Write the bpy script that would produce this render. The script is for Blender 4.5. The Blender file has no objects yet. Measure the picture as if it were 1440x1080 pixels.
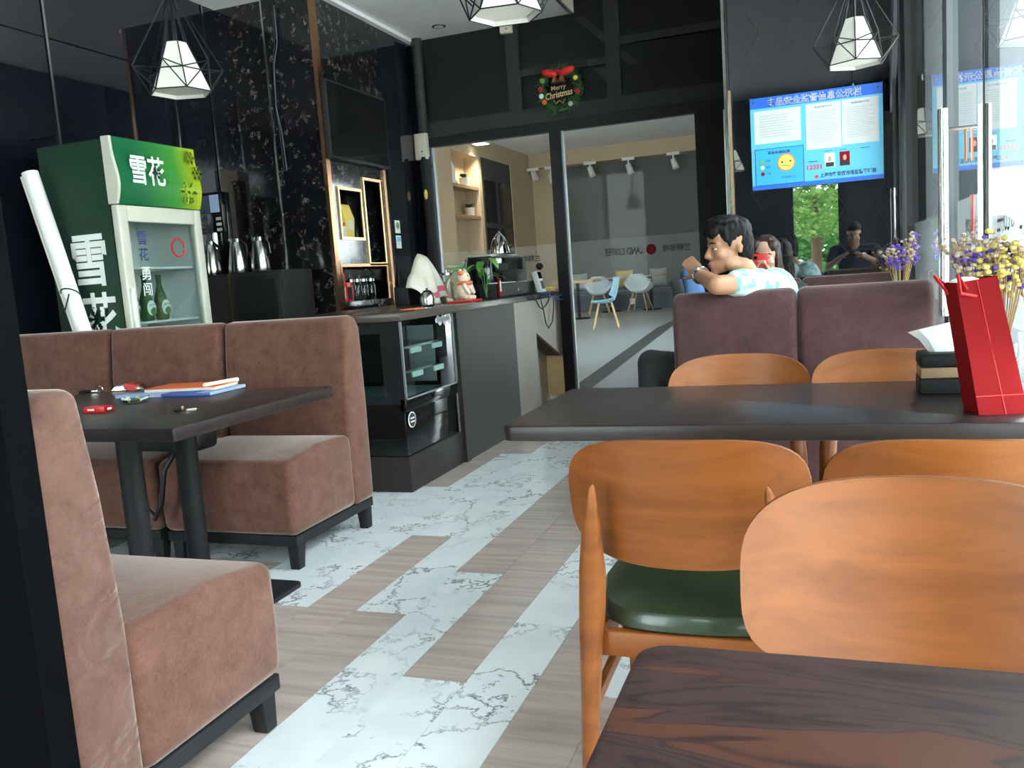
import bpy, bmesh, math, random
from mathutils import Vector, Matrix, noise
random.seed(7)
S = bpy.context.scene
COL = S.collection
PI = math.pi
# ------------------------------------------------------------------ camera
F_PX, CX, CY = 1204.3, 720.0, 540.0
YAW, PITCH, ROLL = -0.35017, -0.12354, -0.07088
CAM = Vector((0, 0, 1.16))
_fw = Vector((math.sin(YAW)*math.cos(PITCH), math.cos(YAW)*math.cos(PITCH), math.sin(PITCH)))
_r = Vector((math.cos(YAW), -math.sin(YAW), 0)); _u = _r.cross(_fw)
RIGHT = math.cos(ROLL)*_r + math.sin(ROLL)*_u
UP = -math.sin(ROLL)*_r + math.cos(ROLL)*_u
cam_d = bpy.data.cameras.new('camera'); cam = bpy.data.objects.new('camera', cam_d); COL.objects.link(cam)
cam_d.sensor_width = 36; cam_d.lens = F_PX/1440*36; cam_d.clip_start = 0.01; cam_d.clip_end = 300
m3 = Matrix((RIGHT, UP, -_fw)).transposed()
cam.matrix_world = Matrix.Translation(CAM) @ m3.to_4x4()
S.camera = cam
def ray(x, y): return RIGHT*((x-CX)/F_PX) - UP*((y-CY)/F_PX) + _fw
def on_y(x, y, Y): d = ray(x, y); return CAM + d*(Y/d.y)
def on_x(x, y, X): d = ray(x, y); return CAM + d*(X/d.x)
def on_z(x, y, Z): d = ray(x, y); return CAM + d*((Z-CAM.z)/d.z)
# ------------------------------------------------------------------ world, light, exposure
w = bpy.data.worlds.new('World'); S.world = w; w.use_nodes = True
bg = w.node_tree.nodes['Background']; bg.inputs[0].default_value = (0.91, 0.965, 1.0, 1); bg.inputs[1].default_value = 9.0
S.view_settings.view_transform = 'Standard'; S.view_settings.look = 'None'
S.view_settings.exposure = 0.78; S.view_settings.gamma = 1; S.view_settings.use_curve_mapping = False
sun = bpy.data.lights.new('sun_offscreen', 'SUN'); sun.energy = 22; sun.angle = .01; sun.color = (1, .95, .87); so_ = bpy.data.objects.new('sun_offscreen', sun); COL.objects.link(so_); so_.rotation_euler = Vector((.45, .10, -.89)).to_track_quat('-Z', 'Y').to_euler()
# ------------------------------------------------------------------ materials
MATS = {}
def mat(name, col=(.5, .5, .5), rough=.5, metal=0, spec=.5, coat=0, sheen=0, trans=0, alpha=1, emit=None, es=1, ior=1.5):
    if name in MATS: return MATS[name]
    m = bpy.data.materials.new(name); m.use_nodes = True; MATS[name] = m
    b = m.node_tree.nodes['Principled BSDF']; I = b.inputs
    I['Base Color'].default_value = (*col, 1); I['Roughness'].default_value = rough; I['Metallic'].default_value = metal
    I['Specular IOR Level'].default_value = spec; I['Coat Weight'].default_value = coat; I['Sheen Weight'].default_value = sheen
    I['Transmission Weight'].default_value = trans; I['Alpha'].default_value = alpha; I['IOR'].default_value = ior
    if sheen: I['Sheen Roughness'].default_value = .4
    if emit: I['Emission Color'].default_value = (*emit, 1); I['Emission Strength'].default_value = es
    return m
def N(m, t, **k):
    n = m.node_tree.nodes.new(t)
    for a, b in k.items():
        if a in n.inputs.keys(): n.inputs[a].default_value = b
        else: setattr(n, a, b)
    return n
def L(m, a, b): m.node_tree.links.new(a, b)
def BS(m): return m.node_tree.nodes['Principled BSDF']
def ramp(m, stops):
    r = m.node_tree.nodes.new('ShaderNodeValToRGB'); e = r.color_ramp.elements
    while len(e) < len(stops): e.new(.5)
    for i, (p, c) in enumerate(stops): e[i].position = p; e[i].color = (*c, 1)
    return r
def coords(m, scale, kind='Object', per_object=0):
    tc = N(m, 'ShaderNodeTexCoord'); mp = N(m, 'ShaderNodeMapping'); mp.inputs['Scale'].default_value = scale
    if per_object:
        oi = N(m, 'ShaderNodeObjectInfo'); v = N(m, 'ShaderNodeVectorMath', operation='MULTIPLY_ADD')
        cb = N(m, 'ShaderNodeCombineXYZ'); 
        for i in range(3): L(m, oi.outputs['Random'], cb.inputs[i])
        L(m, cb.outputs[0], v.inputs[0]); v.inputs[1].default_value = (per_object, per_object*1.7, per_object*.6); L(m, tc.outputs[kind], v.inputs[2])
        L(m, v.outputs[0], mp.inputs['Vector'])
    else: L(m, tc.outputs[kind], mp.inputs['Vector'])
    return mp.outputs[0]
def noisy(name, c1, c2, scale=(8, 8, 8), rough=.5, detail=6, dist=0, lo=.35, hi=.65, bump=0, per=0, **k):
    if name in MATS: return MATS[name]
    m = mat(name, c1, rough, **k); n = N(m, 'ShaderNodeTexNoise', Scale=1.0, Detail=detail, Distortion=dist)
    L(m, coords(m, scale, per_object=per), n.inputs['Vector']); r = ramp(m, [(lo, c1), (hi, c2)]); L(m, n.outputs['Fac'], r.inputs[0]); L(m, r.outputs[0], BS(m).inputs['Base Color'])
    if bump:
        b = N(m, 'ShaderNodeBump', Strength=bump, Distance=.01); L(m, n.outputs['Fac'], b.inputs['Height']); L(m, b.outputs[0], BS(m).inputs['Normal'])
    return m
def velvet(name, c1, c2, folds=0):
    m = mat(name, c1, .8, sheen=.55, spec=.15); BS(m).inputs['Sheen Tint'].default_value = (1, .85, .8, 1)
    v = coords(m, (1, 1, 1), per_object=5)
    n = N(m, 'ShaderNodeTexNoise', Scale=11.0, Detail=9.0, Distortion=.5, Roughness=.7); L(m, v, n.inputs['Vector'])
    n2 = N(m, 'ShaderNodeTexNoise', Scale=70.0, Detail=6.0, Distortion=2.0); L(m, v, n2.inputs['Vector'])
    mx = N(m, 'ShaderNodeMath', operation='MULTIPLY_ADD'); L(m, n2.outputs[0], mx.inputs[0]); mx.inputs[1].default_value = .45; L(m, n.outputs[0], mx.inputs[2])
    r = ramp(m, [(.50, c1), (.95, c2)]); L(m, mx.outputs[0], r.inputs[0]); L(m, r.outputs[0], BS(m).inputs['Base Color'])
    b = N(m, 'ShaderNodeBump', Strength=.25, Distance=.004); L(m, n2.outputs[0], b.inputs['Height'])
    if folds:
        wv = N(m, 'ShaderNodeTexNoise', Scale=1.0, Detail=2.0, Distortion=1.0); L(m, coords(m, (2, 6, 9)), wv.inputs['Vector'])
        b2 = N(m, 'ShaderNodeBump', Strength=.9, Distance=.03); L(m, wv.outputs[0], b2.inputs['Height']); L(m, b.outputs[0], b2.inputs['Normal']); L(m, b2.outputs[0], BS(m).inputs['Normal'])
    else: L(m, b.outputs[0], BS(m).inputs['Normal'])
    return m
velvet('velvet_brown', (.088, .034, .022), (.18, .085, .062))
velvet('velvet_mauve', (.050, .023, .023), (.088, .043, .045))
velvet('velvet_wrinkled', (.095, .043, .032), (.16, .082, .063), folds=1)
def wood(name, c1, c2, rough=.35, scale=(1.2, 14, 14), coat=.25, per=3):
    m = mat(name, c1, rough, coat=coat, spec=.3); BS(m).inputs['Coat Roughness'].default_value = .25
    n = N(m, 'ShaderNodeTexNoise', Scale=1.0, Detail=7.0, Distortion=.7, Roughness=.6); L(m, coords(m, scale, per_object=per), n.inputs['Vector'])
    r = ramp(m, [(.3, c1), (.7, c2)]); L(m, n.outputs[0], r.inputs[0]); L(m, r.outputs[0], BS(m).inputs['Base Color'])
    return m
wood('wood_chair', (.165, .042, .006), (.30, .092, .017), rough=.42, coat=.08)
wood('wood_table_dark', (.020, .014, .014), (.034, .024, .023), .32, (2, 30, 30), 0)
# near table: cathedral grain figure
m = mat('wood_table_grain', (.08, .045, .045), .5, spec=.16)
n1 = N(m, 'ShaderNodeTexNoise', Scale=1.0, Detail=3.0, Distortion=.8); L(m, coords(m, (2.6, 9.0, 1)), n1.inputs['Vector'])
mm = N(m, 'ShaderNodeMath', operation='MULTIPLY'); L(m, n1.outputs[0], mm.inputs[0]); mm.inputs[1].default_value = 22
fr = N(m, 'ShaderNodeMath', operation='PINGPONG'); L(m, mm.outputs[0], fr.inputs[0]); fr.inputs[1].default_value = 1
n2 = N(m, 'ShaderNodeTexNoise', Scale=1.0, Detail=8.0); L(m, coords(m, (7, 330, 1)), n2.inputs['Vector'])
ad = N(m, 'ShaderNodeMath', operation='MULTIPLY_ADD'); L(m, n2.outputs[0], ad.inputs[0]); ad.inputs[1].default_value = .9; L(m, fr.outputs[0], ad.inputs[2])
r1 = ramp(m, [(.25, (.018, .010, .011)), (.75, (.040, .022, .023)), (1.25, (.055, .031, .030))]); L(m, ad.outputs[0], r1.inputs[0])
r2 = ramp(m, [(.63, (0, 0, 0)), (.65, (1, 1, 1))]); L(m, n1.outputs[0], r2.inputs[0])
mix = N(m, 'ShaderNodeMix', data_type='RGBA'); L(m, r2.outputs[0], mix.inputs['Factor']); L(m, r1.outputs[0], mix.inputs['A']); mix.inputs['B'].default_value = (.095, .036, .022, 1)
L(m, mix.outputs['Result'], BS(m).inputs['Base Color'])
# floor tiles
def marble_tile(name):
    m = mat(name, (.8, .83, .84), .12, spec=.5); v = coords(m, (1, 1, 1), per_object=37)
    wn = N(m, 'ShaderNodeTexNoise', Scale=3.0, Detail=6.0, Roughness=.65); L(m, v, wn.inputs['Vector'])
    s = N(m, 'ShaderNodeMath', operation='SUBTRACT'); L(m, wn.outputs[0], s.inputs[0]); s.inputs[1].default_value = .5
    a = N(m, 'ShaderNodeMath', operation='ABSOLUTE'); L(m, s.outputs[0], a.inputs[0])
    r = ramp(m, [(0, (1, 1, 1)), (.017, (0, 0, 0))]); L(m, a.outputs[0], r.inputs[0])
    bn = N(m, 'ShaderNodeTexNoise', Scale=6.0, Detail=2.0); L(m, v, bn.inputs['Vector']); r3 = ramp(m, [(.40, (0, 0, 0)), (.58, (1, 1, 1))]); L(m, bn.outputs[0], r3.inputs[0])
    mu = N(m, 'ShaderNodeMath', operation='MULTIPLY'); L(m, r.outputs[0], mu.inputs[0]); L(m, r3.outputs[0], mu.inputs[1])
    bc = ramp(m, [(.3, (.80, .84, .86)), (.7, (.90, .93, .94))]); L(m, bn.outputs[0], bc.inputs[0])
    mx = N(m, 'ShaderNodeMix', data_type='RGBA'); L(m, mu.outputs[0], mx.inputs['Factor']); L(m, bc.outputs[0], mx.inputs['A']); mx.inputs['B'].default_value = (.16, .18, .2, 1)
    L(m, mx.outputs['Result'], BS(m).inputs['Base Color']); return m
marble_tile('tile_marble')
noisy('tile_beige', (.47, .38, .335), (.60, .49, .44), (1.5, 30, 1), .14, 5, .4, per=23)
mat('partition_black', (.004, .004, .005), .75, spec=.15)
mat('grout', (.25, .24, .23), .8)
def black_marble(name):
    m = mat(name, (.008, .008, .01), .1, spec=.5, coat=.3); v = coords(m, (1, 1, 1))
    n = N(m, 'ShaderNodeTexNoise', Scale=15.0, Detail=9.0, Roughness=.7, Distortion=1.6); L(m, v, n.inputs['Vector'])
    s = N(m, 'ShaderNodeMath', operation='SUBTRACT'); L(m, n.outputs[0], s.inputs[0]); s.inputs[1].default_value = .52
    a = N(m, 'ShaderNodeMath', operation='ABSOLUTE'); L(m, s.outputs[0], a.inputs[0]); r = ramp(m, [(0, (.75, .68, .6)), (.012, (.006, .006, .007))]); L(m, a.outputs[0], r.inputs[0])
    n2 = N(m, 'ShaderNodeTexNoise', Scale=17.0, Detail=3.0); L(m, v, n2.inputs['Vector']); r2 = ramp(m, [(.54, (0, 0, 0)), (.66, (1, 1, 1))]); L(m, n2.outputs[0], r2.inputs[0])
    mx = N(m, 'ShaderNodeMix', data_type='RGBA'); L(m, r2.outputs[0], mx.inputs['Factor']); mx.inputs['A'].default_value = (.007, .007, .009, 1); L(m, r.outputs[0], mx.inputs['B'])
    L(m, mx.outputs['Result'], BS(m).inputs['Base Color'])
black_marble('black_marble')
mat('black_glass', (.006, .007, .012), .015, spec=.7, ior=1.65)
mat('mirror_glass', (.006, .007, .010), .01, spec=1.0, ior=1.95)
def glass(name, tint=(1, 1, 1), rough=0.0, k=1.0):
    m = bpy.data.materials.new(name); m.use_nodes = True; MATS[name] = m; nt = m.node_tree; nt.nodes.clear()
    o = N(m, 'ShaderNodeOutputMaterial'); t = N(m, 'ShaderNodeBsdfTransparent'); t.inputs[0].default_value = (*tint, 1)
    g = N(m, 'ShaderNodeBsdfGlossy'); g.inputs['Roughness'].default_value = rough; f = N(m, 'ShaderNodeFresnel', IOR=1.5)
    ge = N(m, 'ShaderNodeNewGeometry'); inv = N(m, 'ShaderNodeMath', operation='MULTIPLY_ADD'); L(m, ge.outputs['Backfacing'], inv.inputs[0]); inv.inputs[1].default_value = -k*1.6; inv.inputs[2].default_value = k*1.6
    ml = N(m, 'ShaderNodeMath', operation='MULTIPLY', use_clamp=True); L(m, f.outputs[0], ml.inputs[0]); L(m, inv.outputs[0], ml.inputs[1])
    mx = N(m, 'ShaderNodeMixShader'); L(m, ml.outputs[0], mx.inputs[0]); L(m, t.outputs[0], mx.inputs[1]); L(m, g.outputs[0], mx.inputs[2]); L(m, mx.outputs[0], o.inputs[0]); return m
glass('window_glass', (.90, .95, .95)); glass('partition_glass', (.90, .94, .94), 0, .12); glass('clear_glass', (.86, .92, .92)); glass('case_glass', (.80, .90, .89)); glass('green_glass', (.10, .35, .10)); glass('brown_glass', (.3, .2, .12))
def frosted(name, op):
    m = bpy.data.materials.new(name); m.use_nodes = True; MATS[name] = m; nt = m.node_tree; nt.nodes.clear()
    o = N(m, 'ShaderNodeOutputMaterial'); t = N(m, 'ShaderNodeBsdfTransparent'); d = N(m, 'ShaderNodeBsdfDiffuse'); d.inputs[0].default_value = (.75, .78, .78, 1)
    tl = N(m, 'ShaderNodeBsdfTranslucent'); tl.inputs[0].default_value = (.75, .78, .78, 1); a = N(m, 'ShaderNodeAddShader'); 
    m1 = N(m, 'ShaderNodeMixShader'); m1.inputs[0].default_value = .5; L(m, d.outputs[0], m1.inputs[1]); L(m, tl.outputs[0], m1.inputs[2])
    mx = N(m, 'ShaderNodeMixShader'); mx.inputs[0].default_value = op; L(m, t.outputs[0], mx.inputs[1]); L(m, m1.outputs[0], mx.inputs[2]); L(m, mx.outputs[0], o.inputs[0])
frosted('frost_film', .55); frosted('frost_film_thin', .08)
for nm, c, r, me in [('black_paint', (.012, .012, .013), .4, 0), ('black_satin', (.018, .018, .02), .5, 0), ('black_gloss', (.008, .008, .009), .08, 0), ('dark_grey_panel', (.009, .0095, .0105), .5, 0),
    ('mid_grey_frame', (.028, .030, .031), .5, 0), ('ceiling_white', (.82, .82, .83), .8, 0), ('ceiling_dark', (.06, .06, .065), .8, 0), ('white_plastic', (.75, .75, .72), .4, 0), ('fridge_white', (.60, .585, .50), .35, 0),
    ('cream_plastic', (.55, .5, .4), .5, 0), ('chrome', (.75, .75, .75), .12, 1), ('steel', (.55, .54, .52), .22, 1), ('copper', (.50, .27, .15), .25, 1), ('gold', (.62, .45, .24), .3, 1), ('aluminium', (.33, .36, .38), .4, .6),
    ('paper', (.82, .82, .80), .8, 0), ('paper_cream', (.75, .70, .6), .8, 0), ('red_card', (.235, .004, .006), .7, 0), ('red_gloss', (.6, .02, .02), .3, 0), ('orange_card', (.75, .14, .03), .6, 0), ('blue_card', (.05, .10, .35), .5, 0), ('blue_pale', (.35, .45, .65), .5, 0),
    ('letter_white', (.80, .82, .80), .6, 0), ('letter_black', (.012, .012, .014), .6, 0), ('letter_red', (.6, .03, .03), .6, 0), ('letter_navy', (.02, .03, .16), .6, 0), ('poster_blue', (.012, .12, .62), .35, 0), ('poster_sky', (.10, .46, .68), .35, 0), ('poster_mid', (.03, .38, .72), .35, 0),
    ('yellow', (.85, .62, .12), .5, 0), ('leaf_green', (.06, .22, .035), .5, 0), ('leaf_dark', (.025, .09, .025), .6, 0), ('leaf_light', (.18, .36, .07), .6, 0), ('bark', (.12, .07, .04), .9, 0), ('skin', (.40, .20, .115), .5, 0), ('skin_pale', (.50, .29, .21), .5, 0), ('skin_dark', (.36, .19, .12), .5, 0),
    ('lips', (.42, .15, .13), .5, 0), ('hair_black', (.008, .007, .008), .65, 0), ('hair_brown', (.035, .018, .014), .45, 0), ('eye_dark', (.01, .008, .008), .2, 0), ('shirt_green', (.022, .032, .025), .9, 0), ('shirt_navy', (.02, .025, .04), .9, 0), ('trousers_grey', (.028, .029, .031), .9, 0), ('rubber', (.02, .02, .02), .7, 0),
    ('bag_blue', (.07, .16, .36), .6, 0), ('bag_black', (.012, .013, .015), .45, 0), ('beige_wall', (.50, .38, .25), .8, 0), ('far_grey', (.115, .12, .112), .85, 0), ('far_bench', (.10, .125, .15), .7, 0), ('far_floor', (.34, .365, .37), .35, 0), ('far_dark', (.05, .055, .055), .6, 0), ('pine', (.6, .4, .2), .5, 0), ('pine_dark', (.32, .2, .11), .5, 0),
    ('shell_white', (.62, .72, .76), .4, 0), ('shell_blue', (.30, .52, .64), .4, 0), ('cushion_yellow', (.75, .55, .06), .8, 0), ('cushion_grey', (.45, .48, .48), .8, 0), ('counter_dark', (.020, .020, .021), .4, 0), ('counter_base', (.03, .027, .025), .45, 0), ('counter_beige', (.24, .185, .145), .35, 0), ('counter_top', (.075, .06, .052), .25, 0),
    ('pavement', (.55, .55, .54), .9, 0), ('facade_white', (.8, .82, .83), .8, 0), ('facade_grey', (.35, .37, .4), .8, 0), ('brown_wood_dark', (.05, .032, .024), .5, 0), ('purple', (.14, .07, .42), .8, 0), ('dry_stem', (.42, .27, .12), .9, 0), ('dry_beige', (.5, .38, .26), .9, 0), ('dry_yellow', (.8, .66, .2), .9, 0), ('blue_cable', (.03, .12, .4), .5, 0), ('lime', (.35, .5, .03), .4, 0), ('towel_pink', (.6, .12, .17), .9, 0), ('pig_white', (.8, .66, .5), .35, 0), ('pig_red', (.75, .16, .08), .35, 0)]:
    mat(nm, c, r, me)
BS(MATS['partition_black']).inputs['Specular IOR Level'].default_value = .0
BS(MATS['red_card']).inputs['Specular IOR Level'].default_value = .15
for nm_ in ('hair_black', 'black_paint', 'black_satin', 'dark_grey_panel', 'mid_grey_frame', 'rubber', 'counter_dark', 'counter_base'): BS(MATS[nm_]).inputs['Specular IOR Level'].default_value = .18
mat('skin').node_tree.nodes['Principled BSDF'].inputs['Subsurface Weight'].default_value = .08
noisy('seat_leather', (.012, .022, .009), (.022, .036, .014), (5, 5, 5), .28, coat=.15)
noisy('cloth_linen', (.62, .55, .44), (.78, .74, .66), (4, 4, 4), .9)
noisy('shirt_aqua', (.20, .48, .50), (.62, .72, .72), (16, 16, 16), .9, lo=.44, hi=.52)
noisy('lamp_shade', (.70, .67, .60), (.74, .71, .64), (2, 2, 2), .8)
BS(MATS['lamp_shade']).inputs['Transmission Weight'].default_value = 0
# fridge fascia: green to lime along the door width
m = mat('fridge_green_fade', (.02, .2, .06), .3); tc = N(m, 'ShaderNodeTexCoord'); sp = N(m, 'ShaderNodeSeparateXYZ'); L(m, tc.outputs['Generated'], sp.inputs[0]); r = ramp(m, [(.25, (.006, .12, .045)), (.7, (.05, .27, .04)), (1, (.42, .50, .01))]); L(m, sp.outputs[1], r.inputs[0]); L(m, r.outputs[0], BS(m).inputs['Base Color'])
mat('fridge_green', (.006, .035, .018), .4)
mat('downlight_glow', (.9, .9, .8), .5, emit=(1, .93, .75), es=4.0)
mat('post_grey', (.10, .11, .12), .5, spec=.3); mat('board_paper', (.58, .59, .58), .8)
mat('case_inner', (.16, .20, .20), .4)
# ------------------------------------------------------------------ helpers
XF = {}
def setp(o, label=None, cat=None, group=None, kind=None):
    if label: o['label'] = label
    if cat: o['category'] = cat
    if group: o['group'] = group
    if kind: o['kind'] = kind
    return o
def thing(name, label, cat, loc=(0, 0, 0), rz=0, group=None, rot=None):
    o = bpy.data.objects.new(name, None); COL.objects.link(o); o.empty_display_size = .1
    o.location = loc; o.rotation_euler = rot or (0, 0, rz); XF[o] = Matrix.Translation(Vector(loc)) @ o.rotation_euler.to_matrix().to_4x4()
    return setp(o, label, cat, group)
def frame_of(z, x=None):
    z = Vector(z).normalized(); a = Vector(x) if x else (Vector((0, 0, 1)) if abs(z.z) < .9 else Vector((1, 0, 0)))
    u = a.cross(z).normalized(); return u, z.cross(u), z
class MB:
    def __init__(s): s.v = []; s.f = []
    def add(s, vs, fs): b = len(s.v); s.v += [Vector(p) for p in vs]; s.f += [tuple(i+b for i in f) for f in fs]; return s
    def bx(s, x0, x1, y0, y1, z0, z1, M=None):
        vs = [Vector((x, y, z)) for z in (z0, z1) for y in (y0, y1) for x in (x0, x1)]
        if M: vs = [M @ p for p in vs]
        return s.add(vs, [(0, 2, 3, 1), (4, 5, 7, 6), (0, 1, 5, 4), (2, 6, 7, 3), (0, 4, 6, 2), (1, 3, 7, 5)])
    def loft(s, loops, cap=True, closed=True):
        n = len(loops[0]); vs = [p for l in loops for p in l]; fs = []
        for i in range(len(loops)-1):
            for j in range(n if closed else n-1):
                k = (j+1) % n; fs.append((i*n+j, i*n+k, (i+1)*n+k, (i+1)*n+j))
        if cap: fs.append(tuple(reversed(range(n)))); fs.append(tuple(range((len(loops)-1)*n, len(loops)*n)))
        return s.add(vs, fs)
    def tube(s, pts, r, n=8, cap=True, flat=1):
        pts = [Vector(p) for p in pts]; loops = []; ux = None
        for i, p in enumerate(pts):
            t = (pts[min(i+1, len(pts)-1)] - pts[max(i-1, 0)]).normalized()
            if ux is None: u, v, _ = frame_of(t)
            else:
                u = (ux - t*ux.dot(t)).normalized(); v = t.cross(u)
            ux = u; rr = r[i] if isinstance(r, (list, tuple)) else r
            loops.append([p + (u*math.cos(2*PI*j/n) + v*math.sin(2*PI*j/n)*flat)*rr for j in range(n)])
        return s.loft(loops, cap)
    def cyl(s, p0, p1, r0, r1=None, n=16): return s.tube([p0, p1], [r0, r0 if r1 is None else r1], n)
    def lathe(s, prof, c=(0, 0, 0), n=24, cap=True):
        c = Vector(c); return s.loft([[c + Vector((r*math.cos(2*PI*j/n), r*math.sin(2*PI*j/n), z)) for j in range(n)] for r, z in prof], cap)
    def ell(s, c, r, n=16, M=None):
        c = Vector(c); vs = []; k = n//2
        for i in range(k+1):
            a = -PI/2 + PI*i/k; ca = max(math.cos(a), .001)
            for j in range(n):
                p = Vector((r[0]*ca*math.cos(2*PI*j/n), r[1]*ca*math.sin(2*PI*j/n), r[2]*math.sin(a)))
                vs.append(c + (M @ p if M else p))
        fs = [(i*n+j, i*n+(j+1) % n, (i+1)*n+(j+1) % n, (i+1)*n+j) for i in range(k) for j in range(n)]
        fs += [tuple(reversed(range(n))), tuple(range(k*n, k*n+n))]
        return s.add(vs, fs)
    def cap(s, p0, p1, r0, r1, n=14):
        p0 = Vector(p0); p1 = Vector(p1); L_ = (p1-p0).length; u, v, t = frame_of(p1-p0); loops = []
        for a in (-85, -60, -30, 0): a = math.radians(a); loops.append([p0 + t*r0*math.sin(a) + (u*math.cos(2*PI*j/n)+v*math.sin(2*PI*j/n))*r0*math.cos(a) for j in range(n)])
        for a in (0, 30, 60, 85): a = math.radians(a); loops.append([p1 + t*r1*math.sin(a) + (u*math.cos(2*PI*j/n)+v*math.sin(2*PI*j/n))*r1*math.cos(a) for j in range(n)])
        return s.loft(loops)
    def prism(s, poly, O, U, V, d):
        O, U, V = Vector(O), Vector(U), Vector(V); W = U.cross(V).normalized()*d
        a = [O+U*p[0]+V*p[1] for p in poly]; return s.loft([a, [p+W for p in a]])
    def quad(s, a, b, c, d): return s.add([a, b, c, d], [(0, 1, 2, 3)])
    def build(s, name, mt, parent=None, world=False, bevel=0, seg=2, smooth=True, ang=35, kind=None, **tags):
        me = bpy.data.meshes.new(name); vs = s.v
        org = Vector((0, 0, 0)); o = bpy.data.objects.new(name, me); COL.objects.link(o)
        if parent:
            o.parent = parent; XF[o] = XF[parent]
            if world: iv = XF[parent].inverted(); vs = [iv @ p for p in vs]
        else:
            xs = [p.x for p in vs]; ys = [p.y for p in vs]; org = Vector(((min(xs)+max(xs))/2, (min(ys)+max(ys))/2, min(p.z for p in vs)))
            vs = [p-org for p in vs]; o.location = org; XF[o] = Matrix.Translation(org)
        me.from_pydata(vs, [], s.f)
        bm = bmesh.new(); bm.from_mesh(me); bmesh.ops.recalc_face_normals(bm, faces=bm.faces); bm.to_mesh(me); bm.free()
        if smooth:
            me.shade_smooth(); me.set_sharp_from_angle(angle=math.radians(ang))
        me.materials.append(MATS[mt])
        if bevel:
            b = o.modifiers.new('bevel', 'BEVEL'); b.width = bevel; b.segments = seg; b.limit_method = 'ANGLE'; b.angle_limit = math.radians(40)
            if smooth: me.set_sharp_from_angle(angle=math.radians(180))
            if seg > 1: b.harden_normals = False
        return setp(o, kind=kind, **tags)
def box(name, mt, x0, x1, y0, y1, z0, z1, parent=None, **k): return MB().bx(x0, x1, y0, y1, z0, z1).build(name, mt, parent, world=k.pop('world', True), **k)
def struct(name, mt, *b, **k): return box(name, mt, *b, kind='structure', **k)
def sroot(name, loc=(0, 0, 0)):
    o = bpy.data.objects.new(name, None); COL.objects.link(o); o.location = loc; XF[o] = Matrix.Translation(Vector(loc)); o['kind'] = 'structure'; return o
def copy_tree(o, parent=None, loc=None, rz=None, label=None):
    c = o.copy(); COL.objects.link(c); c.parent = parent
    if loc is not None: c.location = loc
    if rz is not None: c.rotation_euler = (0, 0, rz)
    if label: c['label'] = label
    XF[c] = Matrix.Translation(c.location) @ c.rotation_euler.to_matrix().to_4x4()
    for ch in [x for x in COL.objects if x.parent == o]: copy_tree(ch, c)
    return c
def text(name, body, mt, parent, P, U, V, w=None, h=None, mirror=False, bold=0.0, off=0.0, world=True):
    cu = bpy.data.curves.new('t', 'FONT'); cu.body = body; cu.align_x = 'CENTER'; cu.align_y = 'CENTER'; cu.resolution_u = 2; cu.offset = bold; cu.extrude = 0
    t = bpy.data.objects.new('t', cu); COL.objects.link(t); dg = bpy.context.evaluated_depsgraph_get(); me = bpy.data.meshes.new_from_object(t.evaluated_get(dg))
    vs = [p.co.copy() for p in me.vertices]; fs = [tuple(p.vertices) for p in me.polygons]; bpy.data.objects.remove(t); bpy.data.meshes.remove(me); bpy.data.curves.remove(cu)
    if not vs: return
    x0, x1 = min(p.x for p in vs), max(p.x for p in vs); y0, y1 = min(p.y for p in vs), max(p.y for p in vs)
    sx = w/(x1-x0) if w else h/(y1-y0); sy = h/(y1-y0) if h else sx
    P, U, V = Vector(P), Vector(U).normalized(), Vector(V).normalized(); n = U.cross(V)
    mb = MB(); mb.add([P + U*((p.x-(x0+x1)/2)*sx*(-1 if mirror else 1)) + V*((p.y-(y0+y1)/2)*sy) + n*off for p in vs], fs)
    return mb.build(name, mt, parent, world=world, smooth=False)
def solidify(o, t):
    md = o.modifiers.new('thick', 'SOLIDIFY'); md.thickness = t; md.offset = 0; return o
def bake(o):
    dg = bpy.context.evaluated_depsgraph_get(); me = bpy.data.meshes.new_from_object(o.evaluated_get(dg)); old = o.data; o.modifiers.clear(); o.data = me; bpy.data.meshes.remove(old); return o
# ------------------------------------------------------------------ structure
XL, YE, XG, YH, ZC, ZD = -4.3, 7.38, 0.5, 5.6, 3.34, 3.75
fl = struct('floor', 'grout', XL-.1, XG+.1, -3.6, YE, -.08, -.004)
TW, TL_ = .205, .88
pat = {(-5, 2.6): 1, (-5, 3.48): 1, (-4, 1.72): 0, (-4, 2.6): 0, (-4, 3.48): 1, (-3, .84): 0, (-3, 1.72): 0, (-3, 2.6): 1, (-3, 3.48): 1, (-2, 1.27): 1, (-2, 2.15): 1, (-2, 3.02): 0, (-2, .4): 1,
       (-1, .4): 1, (-1, 1.27): 1, (-1, 2.15): 0, (-1, 3.02): 0, (0, 1.72): 1, (0, 2.6): 1, (0, .84): 1, (0, 3.48): 0, (1, 1.72): 0, (1, 2.6): 0, (1, .84): 0, (-5, 1.72): 0, (-6, 2.6): 1, (-6, 3.48): 1, (-4, 4.36): 1, (-3, 4.36): 1, (-5, 4.36): 1, (-4, 5.24): 1, (-3, 5.24): 1, (-5, 5.24): 0, (-4, 6.12): 0, (-6, 4.36): 0, (-6, 5.24): 0, (-2, 3.9): 0, (-2, 4.78): 1, (-1, 3.9): 0, (-1, 4.78): 0, (-2, 5.66): 1, (-3, 6.12): 1}
tile_me = {}
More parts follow.
